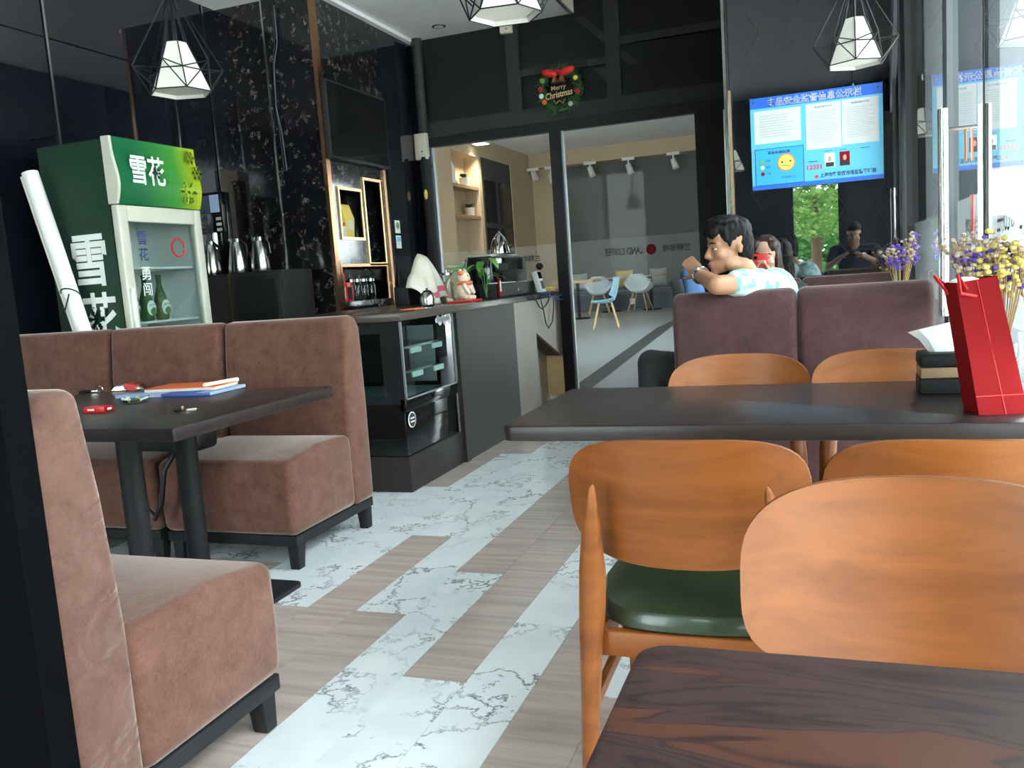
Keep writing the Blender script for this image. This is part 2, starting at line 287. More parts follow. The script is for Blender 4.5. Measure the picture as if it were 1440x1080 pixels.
def tile(x0, x1, y0, y1, kind):
    key = (round(x1-x0, 3), round(y1-y0, 3), kind)
    if key not in tile_me:
        o = MB().bx(-(x1-x0)/2+.0008, (x1-x0)/2-.0008, -(y1-y0)/2+.0008, (y1-y0)/2-.0008, -.02, 0).build('tile', 'tile_marble' if kind else 'tile_beige', fl, smooth=False)
        tile_me[key] = o.data
    else:
        o = bpy.data.objects.new('tile', tile_me[key]); COL.objects.link(o); o.parent = fl
    o.location = Vector(((x0+x1)/2, (y0+y1)/2, 0)) - fl.location
for k in range(-11, 8):
    xa = -1.0 + TW*k; xb = min(xa+TW, XG)
    if xa >= XG-.02: continue
    o0 = .40 if k in (-2, -1, 2, 3, -7, -8) else .84
    y = o0 - TL_
    while y < YE-.02:
        yy = max(y, -.2); key = min((abs(kk[1]-y), v) for kk, v in pat.items() if kk[0] == k)[0:2] if any(kk[0] == k for kk in pat) else (9, 0)
        kind = key[1] if key[0] < .1 else int(random.random() < .5)
        tile(xa, xb, yy, min(y+TL_, YE), kind); y += TL_
# left wall: black glass panels between metal strips, a doorway beyond
wl = struct('wall_left', 'black_paint', XL-.2, XL-.02, -3.6, YE+.1, 0, ZD)
for y0, y1 in [(-3.6, -.2), (-.2, 1.3), (1.3, 2.70), (2.70, 4.11), (4.13, 5.57)]:
    for z0, z1 in [(0, 2.765), (2.775, ZD)]:
        box('glass_panel', 'black_glass', XL-.02, XL, y0+.004, y1-.004, z0, z1, wl, smooth=False)
box('glass_panel', 'black_glass', XL-.02, XL, 5.6, YE, 2.13, 2.765, wl, smooth=False); box('glass_panel', 'black_glass', XL-.02, XL, 5.6, YE, 2.775, ZD, wl, smooth=False)
for y in (1.3, 2.70, 4.12, 5.585): box('metal_strip', 'steel', XL-.01, XL+.008, y-.008, y+.008, 0, ZD, wl, smooth=False)
d3 = sroot('door_1', (XL, 6.15, 0))
box('door_leaf', 'brown_wood_dark', XL-.03, XL-.005, 5.63, 6.75, 0, 2.1, d3); box('door_frame', 'brown_wood_dark', XL-.02, XL+.05, 5.6, 7.0, 2.06, 2.13, d3)
box('door_post', 'pine_dark', XL-.02, XL+.06, 6.2, 6.26, 0, 2.06, d3); box('door_post', 'brown_wood_dark', XL-.02, XL+.05, 5.6, 5.65, 0, 2.06, d3); box('lock_plate', 'gold', XL-.004, XL+.004, 5.92, 6.04, 1.45, 1.70, d3)
# pillar clad in black marble and the service wall behind the counter
PX, PY = -3.44, 5.72
pl = struct('wall_pillar', 'black_paint', XL, PX-.02, PY+.02, YE, 0, ZD)
box('marble_panel', 'black_marble', -3.86, PX, PY, PY+.02, 0, ZC, pl); box('marble_panel', 'black_marble', PX-.02, PX, PY+.05, 6.72, 2.72, ZC, pl)
box('copper_trim', 'copper', PX-.02, PX+.012, PY-.012, PY+.045, 0, ZC, pl); box('copper_trim', 'copper', PX-.02, PX+.012, 6.60, 6.64, .9, 2.14, pl)
box('metal_strip', 'steel', -3.875, -3.86, PY-.004, PY+.02, 0, ZC, pl)
def niche_wall():
    ys = [5.765, 5.86, 6.20, 6.26, 6.56, 6.60]; holes = [(5.86, 6.18, 1.56, 1.92), (6.26, 6.52, 1.36, 2.02), (5.80, 6.52, 1.06, 1.33)]
    mb = MB(); zs = [.9, 1.06, 1.33, 1.36, 1.56, 1.92, 2.02, 2.72]; yy = [5.765, 5.80, 5.86, 6.18, 6.26, 6.52, 6.60]
    for i in range(len(yy)-1):
        for j in range(len(zs)-1):
            c = ((yy[i]+yy[i+1])/2, (zs[j]+zs[j+1])/2)
            if not any(h[0] < c[0] < h[1] and h[2] < c[1] < h[3] for h in holes): mb.bx(PX-.02, PX, yy[i], yy[i+1], zs[j], zs[j+1])
    mb.build('marble_panel', 'black_marble', pl, world=True, smooth=False)
    for y0, y1, z0, z1 in holes:
        t = .022; f = MB(); f.bx(PX-.02, PX+.012, y0-t, y1+t, z1, z1+t); f.bx(PX-.02, PX+.012, y0-t, y0, z0, z1); f.bx(PX-.02, PX+.012, y1, y1+t, z0, z1)
        if z0 > 1.1: f.bx(PX-.02, PX+.012, y0-t, y1+t, z0-t, z0)
        f.build('niche_frame', 'gold' if z0 > 1.1 else 'copper', pl, world=True)
niche_wall()
# hollow behind the niches: pillar core is cut back there
bpy.data.objects.remove(pl.children[0]) if False else None
me = pl.data; me.clear_geometry(); mb = MB(); 
mb.bx(XL, PX-.26, PY+.02, YE, 0, ZD).bx(PX-.26, PX-.02, PY+.02, 5.765, 0, ZC).bx(PX-.26, PX-.02, 6.6, YE, 0, ZC).bx(PX-.26, PX-.02, 5.765, 6.6, 2.10, ZC).bx(PX-.26, PX-.02, 5.765, 6.6, 0, 1.06).bx(PX-.26, PX-.02, 5.765, 6.2, 1.36, 1.54).bx(PX-.26, PX-.02, 6.20, 6.24, 1.34, 2.10)
me.from_pydata([p - pl.location for p in mb.v], [], mb.f); me.materials.clear(); me.materials.append(MATS['black_marble'])
box('glass_panel', 'black_glass', PX-.02, PX, 6.72, YE, 0, ZC, pl, smooth=False)
# end wall: dark upper panels, header, partition glass below
we = struct('wall_end', 'dark_grey_panel', XL, XG, YE, YE+.1, 2.60, ZD)
def ebox(nm, mt, x0, x1, z0, z1, d=.03, **k): return box(nm, mt, x0, x1, YE-d, YE+.02, z0, z1, we, **k)
ebox('beam', 'mid_grey_frame', -3.33, -.51, 2.47, 2.60, .06); ebox('header', 'black_paint', -3.33, -.51, 2.385, 2.47, .05)
ebox('upright', 'mid_grey_frame', -2.52, -2.40, 2.60, ZD, .05); ebox('upright', 'mid_grey_frame', -1.64, -1.52, 2.60, ZD, .05)
ebox('rail', 'mid_grey_frame', -2.40, -1.64, 2.88, 2.94, .04); ebox('rail', 'mid_grey_frame', -1.52, -.51, 3.02, 3.08, .04)
for a, b in [((-1.90, 3.30), (-1.45, 2.85)), ((-1.75, 2.86), (-1.55, 2.62))]:
    MB().prism([(0, 0), (.08, 0), (b[0]-a[0]+.08, b[1]-a[1]), (b[0]-a[0], b[1]-a[1])], (a[0], YE-.001, a[1]), (1, 0, 0), (0, 0, 1), .01).build('brace', 'mid_grey_frame', we, world=True)
struct('wall_end_side', 'black_paint', XL, -3.36, YE, YE+.1, 0, 2.60)
p1 = sroot('window_1', (-2.8, YE, 0))
def pane(root, x0, x1, z0, z1, frame='black_paint', t=.045, glassm='partition_glass'):
    box('pane', glassm, x0, x1, YE+.005, YE+.012, z0, z1, root, smooth=False)
pane(p1, -3.33, -2.16, 0, 2.385); box('jamb', 'black_paint', -3.38, -3.32, YE-.05, YE+.05, 0, 2.385, p1); box('mullion', 'black_paint', -2.175, -2.075, YE-.05, YE+.05, 0, 2.385, p1)
box('edge_strip', 'aluminium', -3.32, -3.30, YE-.02, YE+.03, 0, 2.385, p1)
p2 = sroot('window_2', (-1.4, YE, 0)); pane(p2, -2.075, -.93, 0, 2.385); box('jamb', 'black_paint', -.93, -.70, YE-.05, YE+.05, 0, 2.385, p2); box('edge_strip', 'aluminium', -2.075, -2.06, YE-.02, YE+.03, 0, 2.385, p2)
# film band and mirrored lettering (it faces the other room)
for root, xc, x0, x1 in [(p1, -2.76, -3.30, -2.18), (p2, -1.43, -2.06, -.93)]:
    box('film_band', 'frost_film_thin', x0, x1, YE+.001, YE+.004, .95, 1.43, root, smooth=False)
    text('lettering', 'LAND COFFEE', 'letter_black', root, (xc-.155, YE-.002, 1.315), (1, 0, 0), (0, 0, 1), w=.33, h=.062, mirror=True, bold=.01)
    text('lettering', '兰特咖啡', 'letter_black', root, (xc+.30, YE-.002, 1.315), (1, 0, 0), (0, 0, 1), w=.24, h=.062, mirror=True, bold=.012)
    MB().cyl((xc+.085, YE-.003, 1.315), (xc+.085, YE, 1.315), .045, n=24).build('emblem', 'red_card', root, world=True)
    text('lettering', '♛', 'letter_black', root, (xc+.085, YE-.004, 1.315), (1, 0, 0), (0, 0, 1), h=.05)
struct('trim_1', 'black_paint', -3.36, -.51, YE-.05, YE+.06, 0, .025)
# black mirror wall with hexagon inlay, turned a degree so it faces the phone
nrm = -ray(1197, 339).normalized(); az = math.atan2(nrm.x, -nrm.y)
wm = struct('wall_mirror', 'black_paint', -.51, XG, YH+.035, YH+.16, 0, ZD)
mz = Matrix.Translation((0, YH, 0)) @ Matrix.Rotation(az, 4, 'Z')
tx = math.atan2(nrm.z, -nrm.y)*0
MB().bx(-.51, XG-.005, -.0, .02, 0, ZD, mz).build('mirror_panel', 'mirror_glass', wm, world=True, smooth=False)
hx = MB(); a = .155
for i in range(-3, 4):
    for j in range(0, 14):
        cx, cz = i*a*1.5, (j + (i % 2)/2)*a*1.732 + .1
        for k in range(3):
            if random.random() < .25: continue
            t0, t1 = PI/3*k, PI/3*(k+1); p, q = Vector((cx+a*math.cos(t0), -.0015, cz+a*math.sin(t0))), Vector((cx+a*math.cos(t1), -.0015, cz+a*math.sin(t1)))
            if min(p.x, q.x) < -.5 or max(p.x, q.x) > XG-.02: continue
            hx.cyl(mz @ p, mz @ q, .0016, n=4)
hx.build('hexagon_inlay', 'mid_grey_frame', wm, world=True, kind='stuff')
box('mirror_edge_strip', 'chrome', -.525, -.508, YH-.015, YH+.16, 0, ZD, wm); box('mirror_edge_strip', 'pine_dark', -.50, -.485, YH-.012, YH-.004, 1.3, 2.2, wm)  # chrome strip at the edge, then a thin brown strip before the glass
# ceilings
ce = struct('ceiling', 'ceiling_white', XL, -1.92, 0.4, YE, ZC, ZC+.1)
box('fascia', 'cream_plastic', -1.94, -1.90, 0.4, YE-.002, ZC, ZC+.16, ce); box('cornice', 'ceiling_white', PX-.01, PX+.05, PY, YE, ZC-.03, ZC, ce)
dl = on_z(617, 37, ZC); MB().lathe([(.055, -.006), (.06, 0)], dl).build('downlight_rim', 'steel', ce, world=True); MB().lathe([(.042, -.008), (.042, -.007)], dl).build('downlight_lens', 'white_plastic', ce, world=True)
struct('ceiling_upper', 'ceiling_dark', XL-.2, XG+.2, -3.7, YE+.1, ZD, ZD+.1)
# storefront on the right: glass, post, door with tube handle
wr = sroot('wall_right', (XG, 1, 0))
box('top_rail', 'aluminium', XG-.03, XG+.05, -3.6, YH, 3.25, ZD, wr); box('floor_rail', 'aluminium', XG-.02, XG+.04, -3.6, YH, 0, .06, wr)
box('post', 'post_grey', XG-.02, XG+.16, 3.80, 3.92, .06, 3.25, wr); box('post', 'post_grey', XG-.02, XG+.06, -.9, -.8, .06, 3.25, wr); box('corner_post', 'black_paint', XG-.03, XG+.03, 5.36, 5.46, .06, 3.25, wr); box('corner_post', 'mid_grey_frame', XG-.03, XG+.08, 5.46, YE, 0, 3.25, wr)
for i, (y0, y1) in enumerate([(3.92, 5.36), (-.8, 1.6), (1.6, 2.1), (-3.6, -.9)]):
    r_ = sroot('window_%d' % (i+3), (XG, (y0+y1)/2, 0)); box('pane', 'window_glass', XG, XG+.008, y0+.003, y1-.003, .06, 3.25, r_, smooth=False); box('film_band', 'frost_film', XG+.009, XG+.011, y0+.01, y1-.01, .92, 1.30, r_, smooth=False)
d1 = sroot('door_2', (XG, 3.47, 0))
box('door_leaf', 'window_glass', XG, XG+.01, 3.14, 3.79, .065, 3.24, d1, smooth=False); box('edge_strip', 'rubber', XG-.002, XG+.012, 3.125, 3.138, .065, 3.24, d1); box('film_band', 'frost_film', XG+.011, XG+.013, 3.15, 3.78, .92, 1.33, d1, smooth=False)
d2 = sroot('door_3', (XG, 2.6, 0))
box('door_leaf', 'window_glass', XG, XG+.01, 2.1, 3.12, .065, 3.24, d2, smooth=False); box('film_band', 'frost_film', XG+.011, XG+.013, 2.11, 3.11, .92, 1.33, d2, smooth=False)
text('lettering', 'LAND COFFEE', 'letter_black', d2, (XG+.009, 2.80, 1.225), (0, -1, 0), (0, 0, 1), w=.34, h=.066, mirror=True, bold=.01)
MB().cyl((XG+.008, 2.53, 1.22), (XG+.0095, 2.53, 1.22), .07, n=24).build('emblem', 'red_card', d2, world=True)
text('lettering', '兰特咖啡', 'letter_black', d1, (XG+.009, 3.42, 1.225), (0, -1, 0), (0, 0, 1), w=.3, h=.066, mirror=True, bold=.01)
hy = 3.56
for sx, nm in ((-.065, 'pull_handle'), (.075, 'pull_handle')):
    hd = MB().cyl((XG+sx, hy, .905), (XG+sx, hy, 1.655), .018, n=18).build(nm, 'chrome', d1, world=True)
for z in (1.58, .98): MB().cyl((XG-.065, hy, z), (XG+.075, hy, z), .008, n=10).build('standoff', 'chrome', d1, world=True)
box('red_sticker', 'red_gloss', XG-.004, XG-.001, 3.33, 3.38, 1.18, 1.33, d1); box('tag', 'orange_card', XG-.012, XG-.008, 3.41, 3.44, 1.45, 1.56, d1)
for a_, b_ in ((-1.90, -.98), (-.2, XG+.1)): struct('wall_back_pier', 'mid_grey_frame', a_, b_, -3.7, -3.6, 0, 3.2)
wb = struct('wall_back', 'mid_grey_frame', XL-.2, XL+.05, -3.7, -3.6, 0, ZD); struct('wall_back_header', 'mid_grey_frame', XL+.05, XG+.1, -3.7, -3.6, 3.2, ZD)
for i, (x0, x1) in enumerate([(-4.25, -2.0), (-.98, -.30)]):
    r_ = sroot('window_%d' % (i+7), ((x0+x1)/2, -3.65, 0)); box('pane', 'window_glass', x0, x1, -3.655, -3.645, 0, 3.2, r_, smooth=False); box('mullion', 'black_paint', x1, x1+.1, -3.7, -3.6, 0, 3.2, r_)
# dark partition just behind the nearest booth
pn = struct('wall_partition', 'partition_black', -2.55, -1.364, 1.10, 1.160, 0, ZC)
# ------------------------------------------------------------------ the room beyond the partition
fb = MB(); fb.add([(-6.4, YE, 0), (XG, YE, 0), (-6.4, 13, .25), (XG, 13, .25), (-6.4, 20, .25), (XG, 20, .25), (-6.4, YE, -.1), (XG, YE, -.1), (-6.4, 20, -.1), (XG, 20, -.1)], [(0, 1, 3, 2), (2, 3, 5, 4), (6, 8, 9, 7), (0, 6, 7, 1), (4, 5, 9, 8), (1, 7, 9, 5, 3), (0, 2, 4, 8, 6)])
f2 = fb.build('floor', 'far_floor', kind='structure', smooth=False)
MB().add([(-2.33, YE, .004), (-2.12, YE, .004), (-2.12, 13, .254), (-2.33, 13, .254), (-2.33, 18, .254), (-2.12, 18, .254)], [(0, 1, 2, 3), (3, 2, 5, 4)]).build('border_strip', 'far_dark', f2, world=True, smooth=False)
struct('ceiling', 'ceiling_white', -6.9, XG+.2, YE+.1, 20, 3.95, 4.05)
wf = struct('wall_far', 'far_grey', -6.4, XG, 19.8, 20, .25, 3.95); box('beam', 'beige_wall', -6.3, XG, 19.4, 19.8, 3.62, 3.95, wf); box('column', 'beige_wall', -6.3, -5.55, 19.62, 19.8, .25, 3.62, wf)
XS = -6.3
for a_, b_ in ((YE+.1, 10.8), (13.2, 20)): struct('wall_far_right_added', 'far_grey', XG, XG+.1, a_, b_, 0, 3.95)  # unseen side wall, added to cut the daylight in this room
struct('wall_far_right_header_added', 'far_grey', XG, XG+.1, 10.8, 13.2, 2.9, 3.95)  # added with that wall, leaving one opening for daylight
sw = struct('wall_far_side', 'beige_wall', XS-.5, XS-.3, YE, 20, 0, 3.95)
y1s = on_x(640, 300, XS).y; y2s = on_x(677, 300, XS).y; y3s = on_x(681, 300, XS).y; y4s = on_x(722, 300, XS).y
for a, b in [(YE+.1, y1s), (y2s, y3s), (y4s, 19.8)]: box('wall_panel', 'beige_wall', XS-.3, XS, a, b, 0, 3.95, sw)
zt = on_x(640, 212, XS).z; box('wall_panel', 'beige_wall', XS-.3, XS, y1s, y2s, zt, 3.95, sw)
for yy in (262, 303): zz = on_x(655, yy, XS-.1).z; box('shelf_board', 'pine_dark', XS-.3, XS-.01, y1s, y2s, zz-.06, zz, sw)
wd = sroot('window_9', (XS, (y3s+y4s)/2, 0)); box('frame', 'far_dark', XS-.25, XS-.02, y3s, y4s, 0, on_x(681, 222, XS).z, wd)
dyw = (y4s-y3s); box('wall_panel', 'beige_wall', XS-.3, XS, y3s, y4s, on_x(681, 222, XS).z, 3.95, sw)
for i in range(2):
    for j in range(3): box('pane', 'black_gloss', XS-.02, XS-.01, y3s+dyw*(.08+.48*i), y3s+dyw*(.44+.48*i), .4+j*.95, 1.25+j*.95, wd)
# outside
struct('ground', 'pavement', XG+.1, 60, -60, 60, -.2, -.05); struct('ground', 'pavement', -60, XG+.1, -60, -3.7, -.2, -.05)
# ------------------------------------------------------------------ sofas (local: front = +y, origin at floor, back of the seat at y=-.34)
def make_sofa(w, label, group, vel='velvet_brown', backmat=None, wrinkle=0):
    t = thing('booth_sofa', label, 'sofa', group=group)
    hw = w/2 - .004
    def rounded(mb_pts, x0, x1, name, mt, bev):  # side profile extruded along x
        mb = MB(); n = len(mb_pts); xs = [x0, x0+.25*(x1-x0), x0+.5*(x1-x0), x0+.75*(x1-x0), x1]
        mb.loft([[Vector((x, p[0], p[1])) for p in mb_pts] for x in xs])
        return mb.build(name, mt, t, bevel=bev, seg=5)
    rounded([(-.17, .15), (.335, .15), (.345, .30), (.34, .47), (.10, .50), (-.17, .49)], -hw, hw, 'seat', vel, .035)
    rounded([(-.34, .145), (-.165, .145), (-.165, .5), (-.185, .80), (-.215, 1.035), (-.30, 1.04), (-.345, .98), (-.35, .6)], -hw, hw, 'backrest', backmat or vel, .03)
    MB().bx(-hw+.01, hw-.01, -.33, .325, .105, .15).build('base_frame', 'black_satin', t, bevel=.004)
    for sx in (-1, 1):
        for y in (-.295, .28):
            x = sx*(hw-.045); a = .028; b = .022
            MB().loft([[Vector((x+dx*b, y+dy*b+(.008 if y > 0 else -.008), 0)) for dx, dy in ((-1, -1), (1, -1), (1, 1), (-1, 1))], [Vector((x+dx*a, y+dy*a, .106)) for dx, dy in ((-1, -1), (1, -1), (1, 1), (-1, 1))]]).build('leg', 'black_satin', t, bevel=.003)
    return t
YF = 3.27  # far booth bench: back towards the fridge
sf = make_sofa(.70, 'brown velvet booth sofa beside the glass cake display case', 'brown booth bench in front of the fridge')
sf.location = (-2.065-.35, YF, 0); sf.rotation_euler = (0, 0, PI)
copy_tree(sf, None, (-2.065-.35-.715, YF, 0), PI, 'brown velvet booth sofa, middle one of the three before the fridge')
copy_tree(sf, None, (-2.065-.35-1.43, YF, 0), PI, 'brown velvet booth sofa with a white paper roll behind it, by the black glass wall')
sn = make_sofa(.74, 'brown velvet booth sofa with wrinkled back cover against the black partition', None, 'velvet_brown', 'velvet_wrinkled'); sn.location = (-1.385-.37, 1.515, 0); sn.scale = (1, 1, .97)
sm = make_sofa(.516, 'mauve brown velvet booth sofa that the man in the aqua shirt leans on', 'mauve booth sofas at the window', 'velvet_mauve'); sm.location = (-.345, 4.03, 0)
copy_tree(sm, None, (.165, 4.03, 0), 0, 'mauve brown velvet booth sofa behind the wooden chairs, next to the door handle')
copy_tree(sm, None, (.155, 5.22, 0), PI, 'mauve brown velvet booth sofa backed against the black mirror wall beside the woman')
copy_tree(sm, None, (-.355, 5.22, 0), PI, 'mauve brown velvet booth sofa that the woman with the red phone sits on')
# ------------------------------------------------------------------ wooden chairs (local: front = +y)
def make_chair(label):
    t = thing('wooden_chair', label, 'chair', group='bentwood chairs with green seats')
    nu, nv = 28, 14; a, zc, up, dn = .24, .70, .135, .135; fr = []; th = .013
    def P(u, v, side):
        # superellipse outline
        x = u*a; hx_ = max(0, 1-abs(u)**3.3)**(1/3.3); z = zc + (up*hx_*v if v > 0 else dn*hx_**1.0*v)
        y = -.225 - (z-.55)*.20 + .075*(u*u) - .012*side*1.0 + .0
        return Vector((x, y - (0 if side == 0 else 0), z))
    mb = MB(); us = [-math.cos(PI*i/nu)*.9995 for i in range(nu+1)]; vs_ = [-1+2*j/nv for j in range(nv+1)]
    pts = [P(u, v, 0) for u in us for v in vs_]; back = [p + Vector((0, -th, 0)) for p in pts]; n = nv+1; fs = []
    K = len(pts)
    for i in range(nu):
        for j in range(nv): q = (i*n+j, (i+1)*n+j, (i+1)*n+j+1, i*n+j+1); fs.append(q); fs.append(tuple(K+k for k in reversed(q)))
    rim = [i*n for i in range(nu+1)] + [nu*n+j for j in range(1, n)] + [i*n+nv for i in range(nu-1, -1, -1)] + [j for j in range(nv-1, 0, -1)]
    for k in range(len(rim)): p, q = rim[k], rim[(k+1) % len(rim)]; fs.append((p, K+p, K+q, q))
    mb.add(pts+back, fs).build('backrest', 'wood_chair', t, ang=50)
    for s in (-1, 1):  # rear leg rising into a pointed post
        L_ = [(.215, -.285, 0, .015, .015), (.207, -.262, .22, .019, .021), (.199, -.246, .40, .024, .03), (.193, -.242, .48, .028, .032), (.186, -.252, .56, .028, .024), (.176, -.278, .66, .019, .014), (.166, -.294, .74, .008, .008), (.164, -.294, .75, .002, .003)]
        loops = []
        for x, y, z, rx, ry in L_: loops.append([Vector((s*x + rx*math.cos(k*PI/6), y + ry*math.sin(k*PI/6), z)) for k in range(12)])
        MB().loft(loops).build('leg', 'wood_chair', t, ang=60)
        MB().tube([(s*.215, .215, 0), (s*.205, .195, .25), (s*.195, .185, .43)], [.013, .019, .021], 12).build('leg', 'wood_chair', t)
        MB().tube([(s*.205, -.25, .26), (s*.203, .195, .29)], .012, 8, flat=1.5).build('stretcher', 'wood_chair', t)
        MB().bx(s*.19-.012, s*.19+.012, -.235, .19, .37, .425).build('seat_rail', 'wood_chair', t, bevel=.004)
    MB().bx(-.19, .19, -.235, -.21, .37, .425).build('seat_rail', 'wood_chair', t, bevel=.004); MB().bx(-.19, .19, .17, .195, .37, .425).build('seat_rail', 'wood_chair', t, bevel=.004)
    sb = MB(); N_ = 32; rings = []
    for sc, z in [(.94, .42), (1, .432), (1.0, .45), (.96, .466), (.8, .477), (.4, .484), (.02, .485)]:
        lp = []
        for k in range(N_):
            A = 2*PI*k/N_; ca, sa = math.cos(A), math.sin(A); e = .62
            lp.append(Vector((.225*sc*math.copysign(abs(ca)**e, ca)*(1 if sa > 0 else .93), -.012 + .225*sc*math.copysign(abs(sa)**e, sa), z - .012*(abs(ca)**2)*0)))
        rings.append(lp)
    sb.loft(rings).build('seat', 'seat_leather', t)
    return t
ch = make_chair('bentwood chair at the aisle end of the long table, its green seat showing below'); ch.location = (-.262, 1.875, 0)
copy_tree(ch, None, (.235, 1.875, 0), 0, 'bentwood chair on the near side of the long table, next to the shop window')
copy_tree(ch, None, (.122, 1.04, 0), PI, 'bentwood chair facing out, tucked under the grained brown table')
copy_tree(ch, None, (-.275, 2.83, 0), PI, 'bentwood chair on the far side of the long table, behind the man\'s sofa')
copy_tree(ch, None, (.205, 2.83, 0), PI, 'bentwood chair on the far side of the long table, beside the tissue box')
copy_tree(ch, None, (.02, -.36, 0), 0, 'bentwood chair that the person taking the photo sits on')
# ------------------------------------------------------------------ tables
def rrect(x0, x1, y0, y1, r, n=6):
    out = []
    for cx, cy, a0 in ((x1-r, y1-r, 0), (x0+r, y1-r, PI/2), (x0+r, y0+r, PI), (x1-r, y0+r, 1.5*PI)):
        for i in range(n+1): a = a0+PI/2*i/n; out.append((cx+r*math.cos(a), cy+r*math.sin(a)))
    return out
def table(label, x0, x1, y0, y1, z, th, mt, cols, r=.03, foot=False):
    t = thing('dining_table', label, 'table', ((x0+x1)/2, (y0+y1)/2, 0))
    MB().prism(rrect(x0, x1, y0, y1, r), (0, 0, z-th), (1, 0, 0), (0, 1, 0), th).build('tabletop', mt, t, world=True, bevel=.003, seg=2)
    for cx, cy, rr in cols:
        MB().cyl((cx, cy, .02), (cx, cy, z-th), rr, n=24).build('leg', 'black_satin', t, world=True)
        MB().bx(cx-.2, cx+.2, cy-.12, cy+.12, z-th-.012, z-th).build('top_plate', 'black_satin', t, world=True)
    if foot:
        MB().prism(rrect(*foot, .03), (0, 0, 0), (1, 0, 0), (0, 1, 0), .02).build('foot_plate', 'black_satin', t, world=True, bevel=.004)
    return t
table('long dark wooden dining table with a red paper bag standing on it', -.845, .485, 2.20, 2.93, .75, .042, 'wood_table_dark', [(-.32, 2.56, .038), (.22, 2.56, .038)], foot=False)
table('brown wood-grain dining table top with orange figure in the grain', -.195, .46, .18, .893, .75, .035, 'wood_table_grain', [(.14, .53, .038)], r=.035, foot=False)
lb = [on_z(203, 790, .02), on_z(310, 790, .02)]
table('dark booth table with notebooks and a cigarette pack on it', -3.35, -1.99, 2.21, 3.19, .75, .045, 'wood_table_dark', [(-2.52, 2.55, .045), (-2.52, 2.86, .045)], r=.008, foot=(-2.80, -1.965, 2.30, 2.80))
table('dark booth table between the mauve sofas at the mirror wall', -.62, .44, 4.40, 4.86, .75, .04, 'wood_table_dark', [(-.1, 4.63, .04)], foot=False)
# ------------------------------------------------------------------ service counter with the glass display case
XC = -2.17
ct = thing('counter_cabinet', 'dark grey counter cabinet between the cake case and the beige panel', 'counter', (XC-.5, 5.6, 0)); cg = thing('counter_cabinet', 'beige counter cabinet with a sloping recess by the glass partition', 'counter', (XC-.5, 6.7, 0))
box('front_panel', 'counter_dark', XC-.025, XC, 5.04, 6.10, .0, .965, ct, smooth=False)
bp = MB(); bp.prism([(6.10, 0), (7.32, 0), (7.32, .08), (6.62, .08), (6.60, .70), (7.30, .44), (7.32, .44), (7.32, .965), (6.10, .965)], (XC-.025, 0, 0), (0, 1, 0), (0, 0, 1), .025)
bo = bp.build('front_panel', 'counter_beige', cg, world=True, smooth=False)
box('recess_back', 'counter_beige', XC-.16, XC-.15, 6.5, 7.33, .0, .8, cg, smooth=False); box('recess_side', 'pine', XC-.15, XC-.0, 7.30, 7.32, .08, .44, cg, smooth=False)
bs = MB().prism([(6.61, .70), (7.31, .44), (7.31, .45), (6.61, .71)], (XC-.15, 0, 0), (0, 1, 0), (0, 0, 1), .125); bs.build('recess_soffit', 'brown_wood_dark', cg, world=True, smooth=False)
box('plinth', 'counter_base', XC-.02, XC+.012, 4.98, 5.05, 0, .965, ct); box('back_panel', 'counter_dark', XC-.95, XC-.92, 5.06, 6.09, 0, .965, ct); box('back_panel', 'counter_beige', XC-.95, XC-.92, 6.12, 7.32, 0, .965, cg)
box('worktop', 'counter_top', XC-.98, XC+.012, 4.21, 7.32, .966, 1.01, bevel=.004, label='long brown stone counter top over the cake case and cabinets', cat='worktop')
dc = thing('cake_display_case', 'black cake display case with glass front under the counter end', 'display case', (XC-.4, 4.6, 0))
box('base', 'counter_base', XC-.9, XC-.01, 4.22, 4.98, 0, .20, dc, bevel=.003)
box('lower_body', 'black_gloss', XC-.9, XC-.025, 4.235, 4.965, .20, .50, dc, bevel=.003)
box('front_ledge', 'black_gloss', XC-.05, XC-.012, 4.235, 4.965, .455, .53, dc, bevel=.004); box('back_wall', 'case_inner', XC-.9, XC-.87, 4.235, 4.965, .50, .96, dc); box('case_floor', 'case_inner', XC-.87, XC-.03, 4.25, 4.955, .50, .515, dc)
for y in (4.235, 4.945):
    e = MB(); e.bx(XC-.9, XC-.02, y, y+.02, .50, .54).bx(XC-.9, XC-.02, y, y+.02, .90, .96).bx(XC-.14, XC-.02, y, y+.02, .54, .90).bx(XC-.9, XC-.75, y, y+.02, .54, .90); e.build('end_frame', 'black_satin', dc, world=True, smooth=False)
    box('end_glass', 'case_glass', XC-.75, XC-.14, y+.008, y+.012, .54, .90, dc, smooth=False)
fp = box('front_glass', 'case_glass', XC-.016, XC-.011, 4.25, 4.95, .53, .96, dc, smooth=False)
for b in [(XC-.018, XC-.006, 4.238, 4.25, .53, .96), (XC-.018, XC-.006, 4.95, 4.965, .53, .96), (XC-.018, XC-.006, 4.25, 4.95, .522, .53)]: box('glass_edge', 'aluminium', *b, fp)
for z in (.66, .80):
    sh = box('glass_shelf', 'clear_glass', XC-.8, XC-.08, 4.27, 4.94, z, z+.008, dc, smooth=False); box('shelf_edge', 'steel', XC-.08, XC-.075, 4.27, 4.94, z-.004, z+.01, sh); 
    for yy in (4.45, 4.75): box('price_holder', 'white_plastic', XC-.07, XC-.062, yy, yy+.14, z-.035, z-.004, sh)
sk = MB().cyl((XC-.013, 4.29, .405), (XC-.009, 4.29, .405), .045, n=28).build('badge', 'letter_white', dc, world=True); MB().cyl((XC-.012, 4.29, .405), (XC-.0075, 4.29, .405), .039, n=28).build('badge_face', 'letter_black', sk, world=True)
for z in (.415, .395): box('badge_line', 'letter_white', XC-.0078, XC-.0065, 4.265, 4.315, z-.004, z+.004, sk)
lc = MB()
